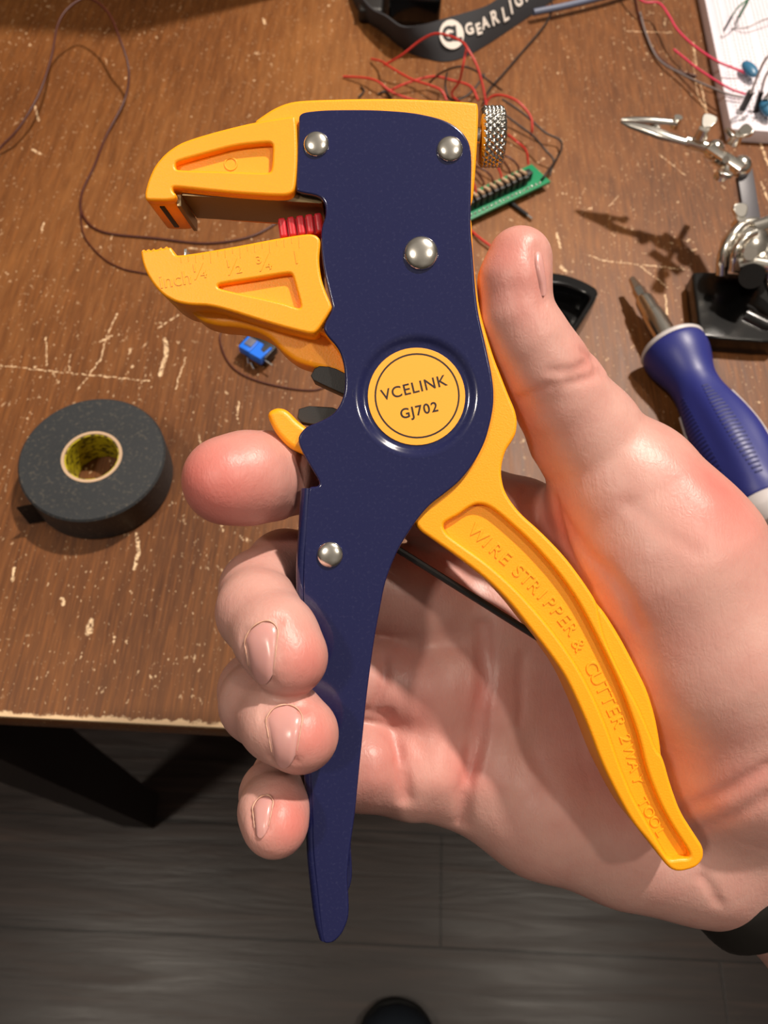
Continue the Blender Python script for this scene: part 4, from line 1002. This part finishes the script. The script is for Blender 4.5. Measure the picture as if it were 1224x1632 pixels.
vdir = SM2.inverted().to_3x3() @ (CAM - s0); va = math.atan2(vdir.y, vdir.x)
for da in (-.35, .68):
    bm = bmesh.new()
    for k in range(24):
        t = .36 + k * .024; z = aH + .0015 + hh * t; wd_ = .22 * math.sin(math.pi * (k + 2) / 27) ** .5
        an0 = va + da; f_ = [1 - .075 * math.sin(math.pi * min(max((t - .3) / .67, 0), 1)) ** .6 * (0.5 + .5 * math.cos(a * 6 + .5)) for a in (an0 - wd_, an0, an0 + wd_)]
        pts = [Vector(((grip_r(t) * f + .0001) * math.cos(a), (grip_r(t) * f + .0001) * math.sin(a), z)) for f, a in zip(f_, (an0 - wd_, an0, an0 + wd_))]
        add_tube(bm, pts, .00045, 6)
    bm_obj('grip_ribs', bm, MAT['handle_dark'], sd, 60)
for da in (1.45, -1.5):
    bm = bmesh.new(); pts = []
    for k in range(12):
        t = .40 + k * .045; f = 1 - .075 * math.sin(math.pi * (t - .3) / .67) ** .6 * (0.5 + .5 * math.cos((va + da) * 6 + .5)); rr = grip_r(t) * f
        pts.append(Vector((rr * math.cos(va + da), rr * math.sin(va + da), aH + .0015 + hh * t)))
    add_tube(bm, pts, .0007, 8); bm_obj('grip_seam', bm, MAT['handle_white'], sd)
bm = bmesh.new(); add_lathe(bm, [(0, aE), (.0126, aE), (.0136, aE + .002), (.0132, aE + .006), (.009, aE + .011), (0, aE + .0125)], seg=48); bm_obj('end_cap', bm, MAT['handle_white'], sd)
# ------------------------------------------------------------------ helping hand (clip on a jointed arm)
base_p = T(1165, 490, 0)
hh_o = empty('helping_hand', Matrix.Translation((base_p.x, base_p.y, TZ)), 'soldering helping hand with alligator clip on a jointed steel arm and black base', 'helping hand')
hv = hh_o.matrix_world.translation.copy()
def H(px, py, h): return T(px, py, h) - hv
def plate_between(name, a, b, wd, th, mat, up=UP, bev=.0004):
    M = frame(a, b - a, up); bm = bmesh.new(); add_box(bm, (0, -wd / 2, -th / 2), ((b - a).length, wd / 2, th / 2), M, bev=bev); return bm_obj(name, bm, MAT[mat], hh_o)
ZC = .047
# alligator clip jaws: two tapering channels
def jaw(name, pts, mat, teeth=None):
    P = [H(*p[:3]) for p in pts]; bm = bmesh.new(); rows = []
    for i, (p, q) in enumerate(zip(P, pts)):
        t = (P[min(i + 1, len(P) - 1)] - P[max(i - 1, 0)]).normalized(); s = t.cross(UP).normalized(); wd = q[3]
        rows.append([bm.verts.new(p + s * wd * math.cos(a) + UP * wd * .8 * math.sin(a)) for a in [k * math.pi / 8 for k in range(9)]])
    for a, b in zip(rows, rows[1:]):
        for k in range(8): bm.faces.new((a[k], a[k + 1], b[k + 1], b[k]))
    bmesh.ops.recalc_face_normals(bm, faces=bm.faces); bmesh.ops.solidify(bm, geom=list(bm.faces), thickness=.0005)
    return bm_obj(name, bm, MAT[mat], hh_o, 50)
jaw('clip_jaw', [(990, 191, ZC, .0012), (1010, 192, ZC + .001, .0022), (1040, 193, ZC + .002, .0024), (1080, 196, ZC + .003, .0020)], 'steel_rough')
jaw('clip_jaw', [(990, 194, ZC - .001, .0012), (1005, 200, ZC - .001, .0026), (1030, 208, ZC - .001, .0034), (1055, 217, ZC, .0034), (1080, 224, ZC, .0026), (1100, 229, ZC, .0026)], 'steel_rough')
bm = bmesh.new(); add_tube(bm, [H(1040, 196, ZC), H(1048, 210, ZC)], .0022, 12); bm_obj('clip_spring', bm, MAT['steel_rough'], hh_o)
bm = bmesh.new(); add_lathe(bm, [(0, -.003), (.0022, -.003), (.0022, .003), (0, .003)], Matrix.Translation(H(1078, 195, ZC + .003)), 12); bm_obj('clip_rivet', bm, MAT['steel'], hh_o)
bm = bmesh.new(); add_tube(bm, [H(1060, 219, ZC), H(1093, 226, ZC)], .0016, 10); add_tube(bm, [H(1093, 226, ZC), H(1128, 236, ZC)], .0030, 12); add_tube(bm, [H(1128, 236, ZC), H(1134, 238, ZC)], .0038, 12)
bm_obj('clip_stem', bm, MAT['steel'], hh_o)
def wing_nut(px, py, h, ang, wings, name='wing_nut'):
    M = Matrix.Translation(H(px, py, h)) @ Matrix.Rotation(math.radians(ang), 4, 'Z'); bm = bmesh.new()
    add_lathe(bm, [(0, .003), (.0026, .003), (.0034, -.002), (0, -.002)], M, 14)
    for s, ln in wings:
        me_w = slab_mesh([(s * .001, -.002), (s * .001, .002), (s * ln * .7, .0040), (s * ln, .0034), (s * (ln + .0006), 0), (s * ln, -.0034), (s * ln * .7, -.0040)][::s], .0011, -.0011, .0005)
        me_w.transform(M @ Matrix.Translation((0, 0, .002)) @ Matrix.Rotation(math.radians(-25 * s), 4, 'Y')); bm.from_mesh(me_w); bpy.data.meshes.remove(me_w)
    bm_obj(name, bm, MAT['steel'], hh_o, 40)
wing_nut(1119, 213, ZC + .007, 62, ((1, .008),))
wing_nut(1150, 277, ZC + .004, 255, ((1, .012),))
wing_nut(1172, 222, ZC + .006, 20, ((1, .007), (-1, .007)))
wing_nut(1178, 356, .036, 98, ((1, .008),))
plate_between('joint_plate', H(1131, 234, ZC + .006), H(1184, 268, ZC + .006), .0062, .0016, 'steel')
plate_between('joint_plate', H(1128, 243, ZC - .004), H(1180, 276, ZC - .004), .0085, .0016, 'steel_rough')
bm = bmesh.new(); bmesh.ops.create_uvsphere(bm, u_segments=24, v_segments=14, radius=.0052, matrix=Matrix.Translation(H(1138, 240, ZC))); bm_obj('ball_joint', bm, MAT['steel'], hh_o, 80)
bm = bmesh.new(); bmesh.ops.create_uvsphere(bm, u_segments=24, v_segments=14, radius=.0055, matrix=Matrix.Translation(H(1180, 266, ZC))); bm_obj('ball_joint', bm, MAT['steel'], hh_o, 80)
bm = bmesh.new(); add_tube(bm, [H(1157, 254, ZC - .012), H(1157, 254, ZC + .011)], .0018, 12); bm_obj('joint_screw', bm, MAT['steel'], hh_o)
plate_between('arm', H(1184, 268, ZC - .002), H(1200, 366, .034), .0085, .0028, 'darkgrey')
for px, py, h, r in ((1188, 396, .026, .0125), (1220, 404, .026, .0100)):
    bm = bmesh.new(); bmesh.ops.create_uvsphere(bm, u_segments=32, v_segments=20, radius=r, matrix=Matrix.Translation(H(px, py, h))); bm_obj('ball_joint', bm, MAT['steel'], hh_o, 80)
for nm, pth, r in (('clamp_hoop', ((1150, 436, .020), (1153, 408, .028), (1166, 378, .034), (1186, 358, .036), (1206, 356, .036)), .0030),
                   ('clamp_hoop', ((1168, 430, .026), (1172, 404, .034), (1186, 380, .039), (1204, 370, .040)), .0020),
                   ('cross_bar', ((1196, 366, .036), (1216, 360, .036), (1245, 350, .036)), .0042),
                   ('cross_bar', ((1176, 424, .030), (1200, 420, .032), (1245, 428, .034)), .0036),
                   ('lower_arm', ((1218, 410, .030), (1232, 450, .022), (1246, 490, .018)), .0040)):
    bm = bmesh.new(); add_tube(bm, resample([H(*p) for p in pth], 6), r, 16); bm_obj(nm, bm, MAT['steel'], hh_o, 80)
bm = bmesh.new(); add_tube(bm, [H(1196, 408, .011), H(1196, 404, .040)], .0032, 16); bm_obj('joint_screw', bm, MAT['steel'], hh_o)
bm = bmesh.new(); B1 = [H(x, y, .016) for x, y in ((1108, 420), (1196, 424), (1255, 428), (1255, 536), (1122, 526))]
ol = [(p.x, p.y) for p in B1][::-1]
a_ = slab_mesh([((a[0] * (1 - f) + b[0] * f), (a[1] * (1 - f) + b[1] * f)) for a, b in zip(ol, ol[1:] + ol[:1]) for f in (.06, .94)], .011, 0.0004, .0014, it=1, res=3); bm.from_mesh(a_)
add_tube(bm, [H(1198, 440, .012), H(1198, 440, .032)], .006, 20)
add_tube(bm, [H(1186, 505, .009), H(1215, 520, .009), H(1250, 526, .009)], .005, 16)
bm_obj('base', bm, MAT['base'], hh_o, 50)
# ------------------------------------------------------------------ unseen box added above the frame to shade the upper left corner
bs = T(192, 60, 0); bh = 0.27
bxp = Vector((bs.x + (0.62 - bs.x) / 1.8 * bh, bs.y + (0.95 - bs.y) / 1.8 * bh, TZ + .0003))
box = empty('shadow_caster', Matrix.Translation(bxp), 'brown cardboard box added out of view on the table to shade its upper left corner', 'box')
bm = bmesh.new(); add_box(bm, (-.42, 0, 0), (0, .2, bh), bev=.002); bm_obj('caster_body', bm, MAT['card'], box)
bm = bmesh.new(); add_box(bm, (-.42, .075, bh), (0, .125, bh + .0003)); add_box(bm, (-.0001, .075, bh - .06), (.0003, .125, bh)); bm_obj('caster_strip', bm, MAT['core'], box)
# ------------------------------------------------------------------ shoe on the floor
sp = T(640, 1612, -.66)
shoe = empty('shoe', Matrix.Translation((sp.x, sp.y - .02, 0)), 'toe of a dark navy shoe on the floor at the bottom edge', 'shoe')
def shoe_ring(y, wd, z0, h, n=24):
    return [(wd * math.copysign(abs(math.cos(a)) ** .8, math.cos(a)), y, z0 + h * max(math.sin(a), 0) ** .85) for a in [k * math.pi / (n - 1) for k in range(n)]]
bm = bmesh.new(); rr = [shoe_ring(y, wd, .018, h) for y, wd, h in ((.022, .004, .012), (.018, .022, .028), (.006, .036, .040), (-.02, .045, .048), (-.06, .048, .060), (-.11, .046, .078), (-.16, .042, .088), (-.22, .040, .085), (-.25, .030, .080), (-.262, .008, .07))]
rv = [[bm.verts.new(p) for p in r] for r in rr]
for a, b in zip(rv, rv[1:]):
    for k in range(len(a) - 1): bm.faces.new((a[k], a[k + 1], b[k + 1], b[k]))
bmesh.ops.recalc_face_normals(bm, faces=bm.faces); bm_obj('upper', bm, MAT['shoe'], shoe, 80)
sol = [(.0, .028), (.022, .023), (.038, .008), (.048, -.02), (.051, -.06), (.045, -.13), (.043, -.2), (.034, -.25), (0, -.27), (-.034, -.25), (-.043, -.2), (-.045, -.13), (-.051, -.06), (-.048, -.02), (-.038, .008), (-.022, .023)]
mesh_obj('sole', slab_mesh(sol, .020, 0.0005, .004), MAT['sole'], shoe)
for k in range(5):
    y = -.075 - k * .018; hgt = .018 + .064 + .006 * k; bm = bmesh.new()
    add_tube(bm, resample([Vector((-.02, y, hgt - .004)), Vector((0, y + .004, hgt + .001)), Vector((.02, y, hgt - .004))], 4), .002, 8); bm_obj('lace', bm, MAT['black'], shoe)
bpy.context.view_layer.update()
